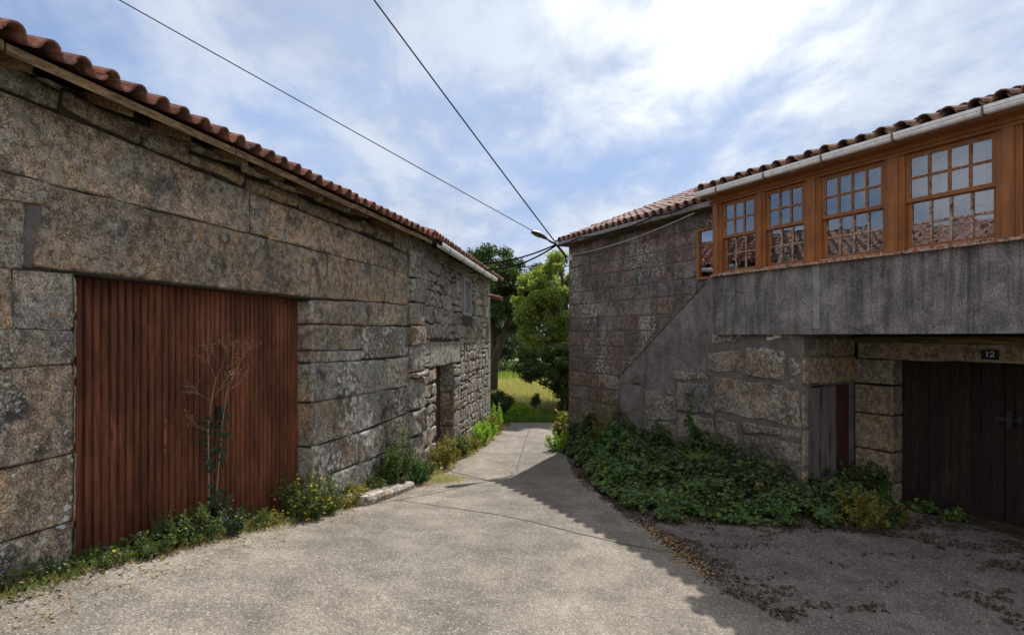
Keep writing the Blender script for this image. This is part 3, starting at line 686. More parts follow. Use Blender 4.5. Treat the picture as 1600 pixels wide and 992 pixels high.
def gutter(fr, s0, s1, m0, z, parent, mat_, seg=.9, h=.075, wd=.11, drop=0.0):
    mb = MB(); zz = lambda s: z-drop*(s-s0)
    def pr(s): 
        return [fr.P(s, m0, zz(s)), fr.P(s, m0+.006, zz(s)-h+.012), fr.P(s, m0+.02, zz(s)-h), fr.P(s, m0+wd-.015, zz(s)-h), fr.P(s, m0+wd, zz(s)-h+.02), fr.P(s, m0+wd, zz(s)-h*.5), fr.P(s, m0+wd+.008, zz(s)-h*.42), fr.P(s, m0+wd+.008, zz(s)),
                fr.P(s, m0+wd+.002, zz(s)), fr.P(s, m0+wd-.006, zz(s)-h*.4), fr.P(s, m0+wd-.006, zz(s)-h+.018), fr.P(s, m0+.012, zz(s)-h+.012), fr.P(s, m0+.006, zz(s))]
    k = mb.add(pr(s0)); k2 = mb.add(pr(s1)); n = 13
    for i in range(n): mb.face((k+i, k+(i+1)%n, k2+(i+1)%n, k2+i))
    mb.face(range(k, k+n)); mb.face(list(range(k2, k2+n))[::-1])
    o = mb.build('gutter', mat_, parent)
    s = s0+seg*.5
    while s < s1:
        mb = MB(); mb.box(fr, s, s+.022, m0-.01, m0+wd+.012, zz(s)-h-.008, zz(s)+.006); mb.build('bracket', M['gutter_joint'], o); s += seg
    return o
gutter(LC, .85, 7.7, .27, 1.80, cot, M['gutter'], 1.3, .10, .11)
# low outbuilding behind the cottage
ob = thing('outbuilding', LC.P(10, -1, fz(LC, 10, -1)), 'low outbuilding behind the cottage showing only its red tiled eave', 'outbuilding')
mb = MB(); mb.box(LC, 8.74, 9.0, -3, -.05, -3.5, 1.2, 0); mb.build('wall', M['mortar_pale'], ob)
tiles('roof_tiles', LC, 8.76, 9.7, .26, 1.20, .3, 6, .22, M['tile_red'], ob)

# ================================================================== GALLERY HOUSE (right)
house = thing('gallery_house', RH.P(6, 0, fz(RH, 6, 0)), 'two storey granite house on the right with an orange glazed gallery above plank doors', 'house')
mb = MB()
SW = (4.36, 5.0, 1.03, 1.98)
wallbox(mb, RH, 0, 5.4, -.55, -.014, -3.4, 2.27, [SW], 1)
courses(mb, RH, 0, 4.4, [2.26,1.98,1.7,1.42,1.08,.78,.44,.12,-.22,-.52,-.86,-1.2,-1.53,-1.87,-2.2,-2.6,-3.0], (.4, .85), [SW], mi=0, res=.13, bulge=.012, rough=.004, wob=.012, gap=.022, tint=.14, jit=.012)
courses(mb, RH, 4.4, 5.4, [2.26,1.98,1.70,1.42,1.08,.78], (.4, .6), [SW], mi=0, res=.13, bulge=.012, rough=.004, wob=.012, gap=.022)
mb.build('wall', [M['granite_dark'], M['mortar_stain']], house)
# rendered flank of the former stair: slanted top edge
mb = MB(); poly = [(2.26,-3.0),(4.98,-3.0),(4.98,1.03),(4.80,1.03),(4.72,.93),(2.26,-.88)]
k = mb.add([RH.P(a, .02, z) for a, z in poly]); k2 = mb.add([RH.P(a, .17, z) for a, z in poly]); n = len(poly)
mb.face(list(range(k2, k2+n))); mb.face(list(range(k, k+n))[::-1])
for i in range(n): mb.face((k+i, k+(i+1)%n, k2+(i+1)%n, k2+i))
tag(mb.build('stair_flank', M['render_smooth'], house), 'smooth grey render with a slanted upper edge')
mb = MB(); mb.hexa([RH.P(2.22,.02,-.90),RH.P(2.22,.185,-.90),RH.P(4.74,.185,.955),RH.P(4.74,.02,.955),RH.P(2.22,.02,-.865),RH.P(2.22,.185,-.865),RH.P(4.74,.185,.99),RH.P(4.74,.02,.99)])
mb.build('coping', M['granite_dark'], house)
# big rough blocks in cement beneath the gallery
RS = [[(4.874,0.146),(5.549,0.137),(5.549,-0.105),(4.874,-0.112)],[(5.996,0.151),(6.494,0.201),(6.494,-0.038),(5.996,-0.05)],[(4.785,-0.282),(5.549,-0.2),(5.549,-0.61),(4.785,-0.598)],[(5.627,-0.167),(6.33,-0.215),(6.33,-0.654),(5.627,-0.637)],[(6.397,-0.329),(6.59,-0.323),(6.59,-0.741),(6.397,-0.707)],[(4.961,-0.7),(6.601,-0.74),(6.622,-1.344),(4.961,-1.288)],[(3.937,-0.642),(4.495,-0.636),(4.495,-0.775),(3.937,-0.812)],[(4.542,-0.622),(4.874,-0.649),(4.874,-0.784),(4.542,-0.772)],[(4.039,-0.841),(4.903,-0.837),(4.903,-1.351),(4.039,-1.382)],[(3.112,-1.099),(3.989,-0.99),(3.989,-1.581),(3.112,-1.656)],[(4.99,-1.396),(5.445,-1.424),(5.445,-1.775),(4.99,-1.917)],[(5.549,-1.389),(6.263,-1.404),(6.263,-1.522),(5.549,-1.568)],[(6.297,-1.409),(6.643,-1.407),(6.643,-1.53),(6.297,-1.537)],[(5.562,-1.619),(6.664,-1.574),(6.684,-1.853),(5.562,-1.945)],[(4.039,-1.442),(4.903,-1.407),(4.903,-1.943),(4.039,-1.971)],[(3.112,-1.72),(3.989,-1.641),(3.989,-2.1),(3.112,-2.186)],[(4.99,-1.961),(5.815,-1.971),(5.815,-2.402),(4.99,-2.426)],[(5.852,-1.984),(6.684,-1.89),(6.684,-2.483),(5.852,-2.495)],[(2.993,-2.271),(3.989,-2.148),(3.989,-2.703),(2.993,-2.793)],[(4.039,-2.127),(4.918,-2.029),(4.918,-2.609),(4.039,-2.692)]]
mb = MB()
wallbox(mb, RH, 2.75, 3.95, .02, .176, -3.3, -.95, [], 4); wallbox(mb, RH, 3.95, 6.66, .02, .178, -3.3, -.66, [], 1)
wallbox(mb, RH, 4.75, 6.66, .02, .176, -.66, .03, [], 1)
for i, q in enumerate(RS):
    stone(mb, RH, q, .198, .022, .07, 2 if i == 1 else 0, rough=.016, wob=.05, tint=.12)
mb.hexa([RH.P(2.3,.172,-1.0),RH.P(3.0,.172,-1.0),RH.P(3.0,.176,-1.0),RH.P(2.3,.176,-1.0),RH.P(2.9,.172,-.8),RH.P(3.0,.172,-.8),RH.P(3.0,.176,-.8),RH.P(2.9,.176,-.8)],1)
# return wall (shed door side)
RT = Frame(RH.P(6.66, .19, 0)[:2], (-RH.n[0], -RH.n[1]), (RH.d[0], RH.d[1]))     # a goes inwards, m towards the garage
SD = (.10, 1.17, -3.2, -.74)
wallbox(mb, RT, .0, 1.24, -.3, -.02, -3.3, .03, [SD], 1)
stone(mb, RT, [(.0,-.30),(1.25,-.32),(1.25,-.70),(.0,-.72)], .01, .025, .08, 3)
stone(mb, RT, [(.0,-.02),(.7,-.02),(.7,-.28),(.0,-.28)], .0, .025, .08, 3)
stone(mb, RT, [(.72,-.02),(1.24,-.02),(1.24,-.29),(.72,-.29)], .01, .025, .08, 3)
for z1, z0 in ((-.74,-1.35),(-1.37,-1.9),(-1.92,-2.8)): stone(mb, RT, [(-.01,z1),(.11,z1),(.11,z0),(-.01,z0)], .01, .02, .08, 3)
mb.build('rough_wall', [M['granite_block'], M['mortar_grey'], stone_mat('yellow_lichen_stone', (.30,.25,.09), (.24,.21,.15), 1.0, .2, (.6,.6,.58), .3, big=4), M['granite_pale'], M['render_smooth']], house)
# shed door
mb = MB(); cw = [(.115,.20,0),(.20,.45,1),(.455,.70,1),(.705,.86,1),(.865,1.16,0)]
for a, b_, wn_ in cw:
    jj = random.uniform(0, .008); mb.box(RT, a, b_-.006, -.10, -.06+jj, (-2.75), (-.775+a*.03), wn_)
sdoor = tag(mb.build('shed_door', [M['plank_maroon'], M['plank_worn']], house), 'narrow plank door with maroon paint worn to grey')
mb = MB()
for z in (-1.25, -2.15):
    mb = MB(); mb.box(RT, .085, .20, -.058, -.045, z, z+.045); mb.build('hinge', M['iron'], sdoor)
# garage wall: pier, lintels
GM = -1.05
mb = MB()
for zt, zb in ((-.35,-.72),(-.74,-1.17),(-1.19,-1.72),(-1.74,-2.18),(-2.20,-3.0)):
    mb.box(RH, 6.64, 7.20, GM-.4, GM-.02, zb+.006, zt-.006, 1)
    stone(mb, RH, [(6.655,zt),(7.225,zt),(7.225,zb),(6.655,zb)], GM+.01, .02, .07, 0, wob=.01, tint=.12)
    fr = Frame(RH.P(7.20, GM, 0)[:2], (-RH.n[0], -RH.n[1]), (RH.d[0], RH.d[1]))
    stone(mb, fr, [(-.01,zt),(.26,zt),(.26,zb),(-.01,zb)], .025, .022, .07, 0, wob=.01)
mb.build('pier', [M['granite_pale'], M['mortar_stain']], house)
mb = MB()
mb.box(RH, 6.68, 13, GM-.40, GM-.02, -.325, -.05, 0)
stone(mb, RH, [(6.70,-.07),(10.6,-.07),(10.6,-.335),(6.70,-.335)], GM+.01, .02, .09, 0, rough=.008)
mb.build('door_lintel', M['granite_pale'], house)
mb = MB(); mb.tube([RH.P(6.72+i*.6, GM+.09+random.uniform(-.015,.015), -.045+random.uniform(-.012,.012)) for i in range(11)], [random.uniform(.05,.062) for i in range(11)], 8)
mb.build('beam', M['beam_wood'], house)
mb = MB(); mb.box(RH, 9.9, 13, GM-.4, GM-.02, -3.2, -.34, 0); mb.box(RH, 6.2, 13, GM-2.8, GM-2.5, -3.2, 2.3, 0); mb.box(RH, 12.7, 13.0, GM-2.4, .2, -3.2, .02, 0); mb.box(RH, 12.72, 13.0, -3.5, -1.47, -3.2, 2.25)
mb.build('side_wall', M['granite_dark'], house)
# garage doors
def planks(s0, s1, name):
    mb = MB(); s = s0
    while s < s1-.02:
        wd = min(random.uniform(.10, .145), s1-s)
        mb.box(RH, s, s+wd-.006, GM-.29, GM-.25+random.uniform(-.004,.004), -2.62, -.335, 0, (random.random(),)*3); s += wd
    mb.box(RH, s0+.02, s1-.02, GM-.248, GM-.225, -2.45, -2.27, 0, (.3,.3,.3))
    return mb.build(name, M['plank_dark'], house)
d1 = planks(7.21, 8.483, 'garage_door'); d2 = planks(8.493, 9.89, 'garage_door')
mb = MB(); mb.box(RH, 8.40, 8.68, GM-.225, GM-.20, -1.10, -1.05); mb.box(RH, 8.53, 8.60, GM-.23, GM-.17, -1.18, -.96); mb.box(RH, 8.64, 8.70, GM-.23, GM-.19, -1.09, -1.0)
mb.tube([RH.P(8.60,GM-.19,-1.08), RH.P(8.66,GM-.16,-1.10), RH.P(8.72,GM-.17,-1.12)], .012)
mb.build('latch', M['iron'], d1)
# number plate
pl = MB(); pl.box(RH, 8.345, 8.535, GM+.015, GM+.027, -.295, -.165)
plo = tag(pl.build('number_plate', M['plate_black'], house), 'small black enamel plate with the number 12')
mb = MB(); mp = GM+.0275
def pbar(a0, z0, a1, z1, t=.011):
    dx, dz = a1-a0, z1-z0; L = math.hypot(dx, dz) or 1; nx, nz = -dz/L*t/2, dx/L*t/2
    q = [(a0+nx,z0+nz),(a0-nx,z0-nz),(a1-nx,z1-nz),(a1+nx,z1+nz)]
    mb.hexa([RH.P(a,mp,z) for a,z in q]+[RH.P(a,mp+.002+random.uniform(0,.0004),z) for a,z in q])
bx = 8.398                                               # the digits 1 and 2
pbar(bx+.017, -.262, bx+.017, -.196, .012); pbar(bx, -.208, bx+.017, -.198, .009)
arc = [(bx+.045+.022-.022*math.cos(t), -.216+.020*math.sin(t)) for t in [math.radians(x) for x in (10, 45, 80, 115, 150, 180, 205)]]+[(bx+.046, -.257)]
for p, q in zip(arc, arc[1:]): pbar(p[0], p[1], q[0], q[1], .011)
pbar(bx+.043, -.257, bx+.092, -.257, .010)
mb.build('numeral', M['plate_white'], plo)
mb = MB()
a = 8.362
pbar(8.362, -.180, 8.512, -.180, .004)
mb.build('small_lettering', M['gutter_old'], plo)
# parapet + gallery floor
mb = MB(); mb.box(RH, 4.99, 13, .03, .255, .035, 1.03); mb.box(RH, 4.99, 13, -2.6, .03, .04, .14)
mb.build('parapet', M['render'], house)
mb = MB(); 
for a in (6.86,):
    mb.box(RH, a, a+.10, .255, .2585, .12, 1.03)
mb.build('mortar_smear', mortar_mat('pale_smear', (.22,.23,.22), (.30,.31,.29)), house)
# gallery timber
mb = MB(); mb.box(RH, 4.99, 13, .06, .325, 1.03, 1.062)
mb.build('sill', M['peel'], house)
posts = [(4.99,5.15),(5.90,6.02),(6.75,6.95),(7.88,8.07),(9.08,9.25),(10.25,10.42),(11.42,11.6),(12.8,12.95)]
for a0, a1 in posts:
    mb = MB(); w3 = (a1-a0)
    mb.box(RH, a0, a1, .08, .27, 1.064, 2.30); mb.box(RH, a0+w3*.18, a1-w3*.18, .27, .292, 1.064, 2.30)
    mb.build('post', M['orange'], house)
mb = MB(); mb.box(RH, 4.97, 13, .0, .30, 2.262, 2.40); mb.box(RH, 4.97, 13, .30, .52, 2.352, 2.375); mb.box(RH, 4.97, 13, .30, .335, 2.30, 2.352)
mb.box(RH, 4.97, 5.0, -.02, .06, 1.03, 2.262)
mb.build('header', M['orange'], house)
def sash(wo, a0, a1, z0, z1, m0, nc, nr, mat_bar, st=.045, bt=.018):
    mb = MB(); d = .035
    mb.box(RH, a0, a0+st, m0, m0+d, z0, z1); mb.box(RH, a1-st, a1, m0, m0+d, z0, z1)
    mb.box(RH, a0+st, a1-st, m0, m0+d, z1-st, z1); mb.box(RH, a0+st, a1-st, m0, m0+d, z0, z0+st)
    s_ = mb.build('sash', M['orange'], wo)
    mb = MB(); gw = (a1-a0-2*st); gh = (z1-z0-2*st)
    for i in range(1, nc): x = a0+st+gw*i/nc; mb.box(RH, x-bt/2, x+bt/2, m0+.004, m0+d-.004, z0+st, z1-st)
    for j in range(1, nr):
        z = z0+st+gh*j/nr
        for i in range(nc):
            xa = a0+st+gw*i/nc+(bt/2 if i else 0); xb = a0+st+gw*(i+1)/nc-(bt/2 if i < nc-1 else 0)
            mb.box(RH, xa, xb, m0+.004, m0+d-.004, z-bt/2, z+bt/2)
    # putty fillets round each pane
    for i in range(nc):
        for j in range(nr):
            xa = a0+st+gw*i/nc+(bt/2 if i else 0); xb = a0+st+gw*(i+1)/nc-(bt/2 if i < nc-1 else 0)
            za = z0+st+gh*j/nr+(bt/2 if j else 0); zb = z0+st+gh*(j+1)/nr-(bt/2 if j < nr-1 else 0); t = .0055
            mb.box(RH, xa, xa+t, m0+.014, m0+.026, za, zb, 1); mb.box(RH, xb-t, xb, m0+.014, m0+.026, za, zb, 1)
            mb.box(RH, xa+t, xb-t, m0+.014, m0+.026, za, za+t, 1); mb.box(RH, xa+t, xb-t, m0+.014, m0+.026, zb-t, zb, 1)
    mb.build('glazing_bars', [mat_bar, M['peel']], wo)
    mb = MB()
    for i in range(nc):
        for j in range(nr):
            xa = a0+st+gw*i/nc; xb = xa+gw/nc; za = z0+st+gh*j/nr; zb = za+gh/nr
            t1, t2, t3 = (random.uniform(-.0012, .0012) for _ in range(3))
            k = mb.add([RH.P(xa, m0+.011+t1, za), RH.P(xb, m0+.011+t2, za), RH.P(xb, m0+.011+t3+t2, zb), RH.P(xa, m0+.011+t3+t1, zb)]); mb.face((k, k+1, k+2, k+3))
    mb.build('pane', M['glass'], wo)
def window(a0, a1, nc, curtain=None):
    mb = MB(); f = .032
    mb.box(RH, a0, a0+f, .10, .262, 1.064, 2.262); mb.box(RH, a1-f, a1, .10, .262, 1.064, 2.262)
    mb.box(RH, a0+f, a1-f, .10, .16, 2.256, 2.2615)
    wo = mb.build('window', M['orange'], house)
    sash(wo, a0+f+.002, a1-f-.002, 1.66, 2.255, .205, nc, 2, M['orange'])
    sash(wo, a0+f+.002, a1-f-.002, 1.085, 1.70, .165, nc, 2, M['peel'])
    mb = MB(); mb.box(RH, a0+f, a1-f, .14, .31, 1.066, 1.084); mb.build('window_sill', M['peel'], wo)
    if curtain:
        c0, c1, cz0, cz1 = curtain; mb = MB(); n = 30; prev = None
        for i in range(n+1):
            a = c0+(c1-c0)*i/n; m_ = .02+.02*math.sin(i*1.3)+.01*math.sin(i*2.9)
            k = mb.add([RH.P(a, m_, cz0), RH.P(a, m_, cz1)])
            if prev is not None: mb.face((prev, k, k+1, prev+1))
            prev = k
        mb.build('curtain', M['curtain'], wo)
window(5.15, 5.90, 3); window(6.02, 6.75, 3, (6.1, 6.35, 1.1, 2.2)); window(6.95, 7.88, 4, (7.2, 7.5, 1.15, 2.2)); window(8.07, 9.08, 4, (8.4, 8.85, 1.1, 2.22))
window(9.25, 10.25, 4); window(10.42, 11.42, 4); window(11.6, 12.8, 4)
# small window in the stone beside the gallery
mb = MB(); a0, a1, z0, z1 = 4.37, 4.985, 1.04, 1.965; f = .045
mb.box(RH, a0, a0+f, -.1, .03, z0, z1); mb.box(RH, a1-f, a1, -.1, .03, z0, z1); mb.box(RH, a0+f, a1-f, -.1, .03, z1-f, z1); mb.box(RH, a0+f, a1-f, -.1, .03, z0, z0+f)
for z in (1.35, 1.66): mb.box(RH, a0+f, a1-f, -.03, .0, z-.012, z+.012)
wo = tag(mb.build('window', M['orange'], house), 'narrow orange three pane window set in the stone')
mb = MB(); mb.box(RH, a0+f, a1-f, -.02, -.016, z0+f, z1-f); mb.build('pane', M['glass'], wo)
# gallery interior
mb = MB(); mb.box(RH, 5.42, 12.7, -1.62, -1.5, .14, 2.26); mb.box(RH, 4.40, 4.42, -.56, -1.5, .6, 2.26); mb.box(RH, 5.402, 12.7, -1.5, .0, 2.262, 2.29); mb.box(RH, 12.6, 12.7, -1.5, .05, .14, 2.26); mb.box(RH, 5.402, 5.42, -1.5, -.56, .14, 2.26); mb.box(RH, 4.42, 5.40, -.8, -.75, .6, 2.2)
mb.build('interior_wall', M['plaster'], house)
# roofs
RS_ = .39
tiles('roof_tiles', RH, .02, 5.05, .32, 2.33, RS_, 14, .215, M['tile_far'], house, jit=.009)
tag(tiles('roof_tiles', RH, 4.95, 13.1, .60, 2.435, .30, 14, .245, M['tile_old'], house, rad=.086, jit=.014), 'mossy brown curved tiles above the gallery')
mb = MB(); slab(mb, RH, .0, 5.0, -4.6, .27, 2.33+4.92*RS_-.03, 2.33+.05*RS_-.03, .022); slab(mb, RH, 4.97, 13.05, -4.4, .55, 2.435+5.0*.30-.03, 2.435+.05*.30-.03, .022)
mb.build('roof_boarding', M['dark_in'], house)
mb = MB(); mb.box(RH, 0, .4, -4.4, -.55, -3.4, 2.3); k = mb.add([RH.P(.05,.1,2.3), RH.P(.05,-4.4,2.3), RH.P(.05,-4.4,4.05)]); mb.face((k,k+1,k+2)); mb.box(RH, 0, 13, -4.8, -4.4, -3.4, 3.6)
mb.build('rear_wall', M['granite_dark'], house)
mb = MB(); mb.box(RH, 0, 4.97, -.02, .27, 2.25, 2.30); mb.build('eaves_board', M['beam_wood'], house)
tag(gutter(RH, .02, 4.98, .20, 2.345, house, M['gutter_old'], 1.6, .085, .12), 'weathered grey gutter')
tag(gutter(RH, 4.93, 13, .53, 2.455, house, M['gutter'], .92, .085, .10), 'clean white gutter')

# ================================================================== street lamp, cables
lamp = thing('street_lamp', RH.P(.05, .05, 2.0), 'grey street lamp on a short arm at the far eave corner of the gallery house', 'street lamp')
HC = Vector((.66, 13.85, 2.42)); ax = Vector((-.80, -.42, .30)).normalized()      # head axis, from the arm outwards
sd_ = ax.cross(Vector((0,0,1))).normalized(); up = sd_.cross(ax)
def hp(a, b, c): return tuple(HC+ax*a+sd_*b+up*c)
def loft(rings, mb, mi=0):
    ks = [mb.add(r) for r in rings]; n = len(rings[0])
    for a, b in zip(ks, ks[1:]):
        for i in range(n): mb.face((a+i, a+(i+1)%n, b+(i+1)%n, b+i), mi)
    mb.face(range(ks[0], ks[0]+n), mi); mb.face(list(range(ks[-1], ks[-1]+n))[::-1], mi)
mb = MB(); rings = []
for a, wd, hh in ((-.24,.03,.03),(-.18,.055,.05),(-.08,.09,.07),(.05,.11,.08),(.16,.10,.07),(.22,.06,.04)):
    rings.append([hp(a, -wd, 0), hp(a, -wd*.9, hh*.5), hp(a, -wd*.4, hh), hp(a, wd*.4, hh), hp(a, wd*.9, hh*.5), hp(a, wd, 0)])
loft(rings, mb); mb.build('lamp_head', M['lamp_grey'], lamp, True)
mb = MB(); rings = []
for a, wd, hh in ((-.08,.06,.012),(0,.085,.028),(.1,.085,.028),(.18,.06,.012)):
    rings.append([hp(a, -wd, -.002), hp(a, -wd*.7, -hh), hp(a, wd*.7, -hh), hp(a, wd, -.002)])
loft(rings, mb); mb.build('diffuser', M['lamp_lens'], lamp, True)
mb = MB(); mb.tube([hp(-.20,0,.01), hp(-.34,0,-.02), (1.12,14.12,2.24), RH.P(.0,.02,1.98)], .018, 6); mb.build('arm', M['iron'], lamp)
mb = MB(); mb.tube([RH.P(-.02,.32,2.26), RH.P(-.02,.10,2.05), RH.P(-.01,.03,1.85)], .022, 6); mb.tube([RH.P(-.01,.03,1.86), RH.P(-.25,.0,1.72)], .012, 5)
mb.build('bracket', M['iron'], lamp)
def cable(name, pts, r, mat_, label, sag=0.0, cat='cable', sub=14, grp=None):
    P_ = []
    for p, q in zip(pts, pts[1:]):
        p, q = Vector(p), Vector(q)
        for i in range(sub): t = i/sub; v = p.lerp(q, t); v.z -= sag*4*t*(1-t); P_.append(v)
    P_.append(Vector(pts[-1])); mb = MB(); mb.tube(P_, r, 6)
    return tag(mb.build(name, mat_, None, True), label, cat, grp)
cn = Vector((1.10, 14.15, 2.27))
def through(px, py, Z): return Vector(((px-800)/900*Z, Z, (526-py)/900*Z))
A0 = through(193, 0, 8.6); A1 = cn+(A0-cn)*1.9
cable('overhead_cable', [A1, tuple(cn)], .0085, M['cable'], 'thin black overhead cable slanting down from the upper left to the lamp', .04, sub=30)
B0 = through(587, 0, 11.4); B1 = cn+(B0-cn)*1.8
cable('overhead_cable', [B1, tuple(cn)], .015, M['cable'], 'thicker steep black overhead cable crossing the middle of the sky', .05, sub=30)
cable('eaves_cable', [tuple(cn), LC.P(5.4, -.6, 2.02), LC.P(4.5, -3, 2.2)], .020, M['cable'], 'upper of two black cables spanning the lane to the cottage roof', .22)
cable('eaves_cable', [tuple(cn-Vector((0,0,.02))), LC.P(5.7, .30, 1.83), LC.P(5.2, -.6, 2.0)], .020, M['cable'], 'lower sagging black cable spanning the lane to the cottage roof', .17)
cable('gutter_cable', [RH.P(0,.36,2.26), RH.P(1.0,.37,2.31), RH.P(2.4,.37,2.25), RH.P(3.6,.37,2.33), RH.P(4.7,.37,2.36)], .014, M['cable'], 'black cable slung along the old grey gutter of the gallery house', .035)
wc = thing('wall_cable', RH.P(.15, .03, 2.0), 'pale grey cable sagging across the upper stonework of the gallery house', 'cable')
mb = MB(); P_ = []
pA, pB = Vector(RH.P(.10,.05,2.03)), Vector(RH.P(4.55,.25,2.22))
for i in range(25): t = i/24; v = pA.lerp(pB, t); v.z -= .20*4*t*(1-t)*.5; P_.append(v)
mb.tube(P_, .011, 6); mb.build('cable_run', M['cable_grey'], wc, True)
mb = MB(); mb.box(RH, .08, .20, .0, .07, 1.90, 2.03); mb.build('junction_box', M['gutter'], wc)

# ================================================================== foliage
def leafmesh(name, P, D, N, L, W, mat_, parent=None, fold=.25, shape='leaf'):
    n = len(P); D = D/np.linalg.norm(D, axis=1)[:, None]; S = np.cross(D, N); S /= (np.linalg.norm(S, axis=1)[:, None]+1e-9); N = np.cross(S, D)
    L = L[:, None]; W = W[:, None]
    if shape == 'blade':
        pts = [P-S*W, P+S*W, P+D*L*.55+S*W*.7+N*L*.03, P+D*L*.55-S*W*.7+N*L*.03, P+D*L-N*L*.12]
        V = np.stack(pts, 1).reshape(-1, 3); b = np.arange(n)[:, None]*5
        F = [tuple(r) for r in np.hstack([b, b+1, b+2, b+3])]+[tuple(r) for r in np.hstack([b+3, b+2, b+4])]
    else:
        up = N*W*fold
        pts = [P, P+D*L*.35+S*W+up, P+D*L*.72+S*W*.75+up*.8, P+D*L-N*L*.08, P+D*L*.72-S*W*.75+up*.8, P+D*L*.35-S*W+up]
        V = np.stack(pts, 1).reshape(-1, 3); b = np.arange(n)[:, None]*6
        F = [tuple(r) for r in np.hstack([b, b+1, b+2, b+3])]+[tuple(r) for r in np.hstack([b, b+3, b+4, b+5])]
    me = bpy.data.meshes.new(name); me.from_pydata(V.tolist(), [], [tuple(int(i) for i in f) for f in F]); me.materials.append(mat_); me.update()
    return link(name, me, parent)
def rdir(n, up=0.0):
    v = rng.normal(size=(n, 3)); v[:, 2] += up; return v/np.linalg.norm(v, axis=1)[:, None]
def tree(name, base, top_pts, clumps, nleaf, lsize, mat_, label, cat='tree', group=None, trunk=(.25, .12), extra=(), stem=True, flat=.7):
    t = thing(name, base, label, cat, group)
    mb = MB(); base = Vector(base)
    path = [base-Vector((0,0,.15))]+[Vector(p) for p in top_pts]; rr = [trunk[0]+(trunk[1]-trunk[0])*i/(len(path)-1) for i in range(len(path))]
    if stem:
        mb.tube(path, rr, 9)
        for ex in extra: mb.tube([Vector(p) for p in ex[0]], ex[1], 7)
        for c in clumps:
            c0 = Vector(c[:3]); k = min(range(1, len(path)), key=lambda i: (path[i]-c0).length+(.6 if path[i].z > c0.z else 0)); p = path[k]
            mid = p.lerp(c0, .5)+Vector((random.uniform(-.2,.2), random.uniform(-.2,.2), random.uniform(-.05,.25)))
            r0 = rr[k]*.4; mb.tube([p, mid, c0], [r0, r0*.6, r0*.25], 5)
        mb.build('trunk', M['bark'], t, True)
    C_ = np.array([c[:3] for c in clumps]); Rr = np.array([c[3] for c in clumps]); pr = Rr**2/np.sum(Rr**2)
    ii = rng.choice(len(clumps), nleaf, p=pr); d = rdir(nleaf); rad = Rr[ii]*(rng.random(nleaf)**.45)*(1+.25*rng.normal(size=nleaf)*.6)
    off = d*rad[:, None]; off[:, 2] *= flat; P = C_[ii]+off
    D = d*.6+rng.normal(size=(nleaf, 3))*.6; D[:, 2] -= .25; N = rng.normal(size=(nleaf, 3))*.7; N[:, 2] += .9
    L = lsize*rng.uniform(.6, 1.3, nleaf)
    leafmesh('crown', P, D, N, L, L*.33, mat_, t)
    return t
def clumps_in(c, r, n, rr, seed, shell=.35):
    q = np.random.default_rng(seed); out = []
    for i in range(n):
        d = q.normal(size=3); d /= np.linalg.norm(d); k = shell+(1-shell)*q.random()**.6
        out.append((c[0]+d[0]*r[0]*k, c[1]+d[1]*r[1]*k, c[2]+d[2]*r[2]*k, q.uniform(*rr)))
    return out
g1 = -3.05
# tall dark oak left of the lane end
tree('oak_tree', (-.95, 28, g1), [(-.85,28,-1.2),(-.45,28,.1),(-.05,28,1.0),(.1,28,2.2),(.0,28,3.3)], clumps_in((-.6,28.2,2.5),(3.4,2.4,2.15),100,(.22,.55),3,.3), 36000, .12, M['leaf_oak'],
     'tall dark green tree with a leaning trunk just beyond the cottage', extra=[([(-.9,28,-2),(-.9,28.2,-.4),(-1.05,28.2,1.2),(-1.3,28.2,2.6)], [.13,.11,.09,.05])], trunk=(.23,.08))
# lighter tree to its right
tree('broadleaf_tree', (2.5, 24.5, g1), [(2.5,24.5,-1),(2.4,24.5,.6),(2.2,24.5,1.8),(2.1,24.5,2.9)], clumps_in((2.2,24.6,1.2),(2.25,1.8,2.35),110,(.16,.42),5,.35)+[(1.9,24.3,3.3,.45),(.55,24.2,1.0,.5),(.7,24.3,.1,.5),(1.0,24,-.5,.45)], 52000, .095, M['leaf_light'],
     'bright yellow green leafy tree behind the street lamp', trunk=(.18,.06))
tree('evergreen_bush', (1.9, 21.6, -3.03), [(1.9,21.6,-2.2),(1.7,21.6,-1.5),(1.5,21.6,-.9)], clumps_in((1.35,21.5,-1.05),(1.2,1.0,.8),46,(.15,.34),8,.3)+clumps_in((2.2,21.6,-1.8),(.75,.8,1.1),26,(.2,.36),9), 24000, .075, M['leaf_dark'],
     'dark dense bush overhanging the grass at the end of the lane', 'bush', trunk=(.10,.04))
tree('small_shrub', (-.55, 21.3, -3.02), [(-.55,21.3,-2.7),(-.5,21.3,-2.3)], clumps_in((-.5,21.3,-2.45),(.42,.4,.5),16,(.16,.26),10), 7000, .07, M['leaf_dark'],
     'small dark shrub at the foot of the leaning tree', 'shrub', trunk=(.04,.02))
tree('fern_clump', (.35, 20.9, -3.02), [(.35,20.9,-2.8)], clumps_in((.25,20.9,-2.72),(.42,.3,.22),12,(.14,.24),11)+clumps_in((.75,20.7,-2.82),(.3,.3,.14),7,(.12,.2),12), 4200, .085, M['leaf_bright'],
     'bright green low fern clump on the verge where the lane ends', 'fern', stem=False)
tree('sapling', (.92, 21.6, -3.02), [(.9,21.6,-2.6),(.9,21.6,-2.2)], clumps_in((.85,21.6,-2.35),(.16,.16,.22),7,(.09,.14),13), 900, .06, M['leaf_oak'], 'tiny dark sapling standing in the meadow grass', 'sapling', trunk=(.015,.008))
k = 0
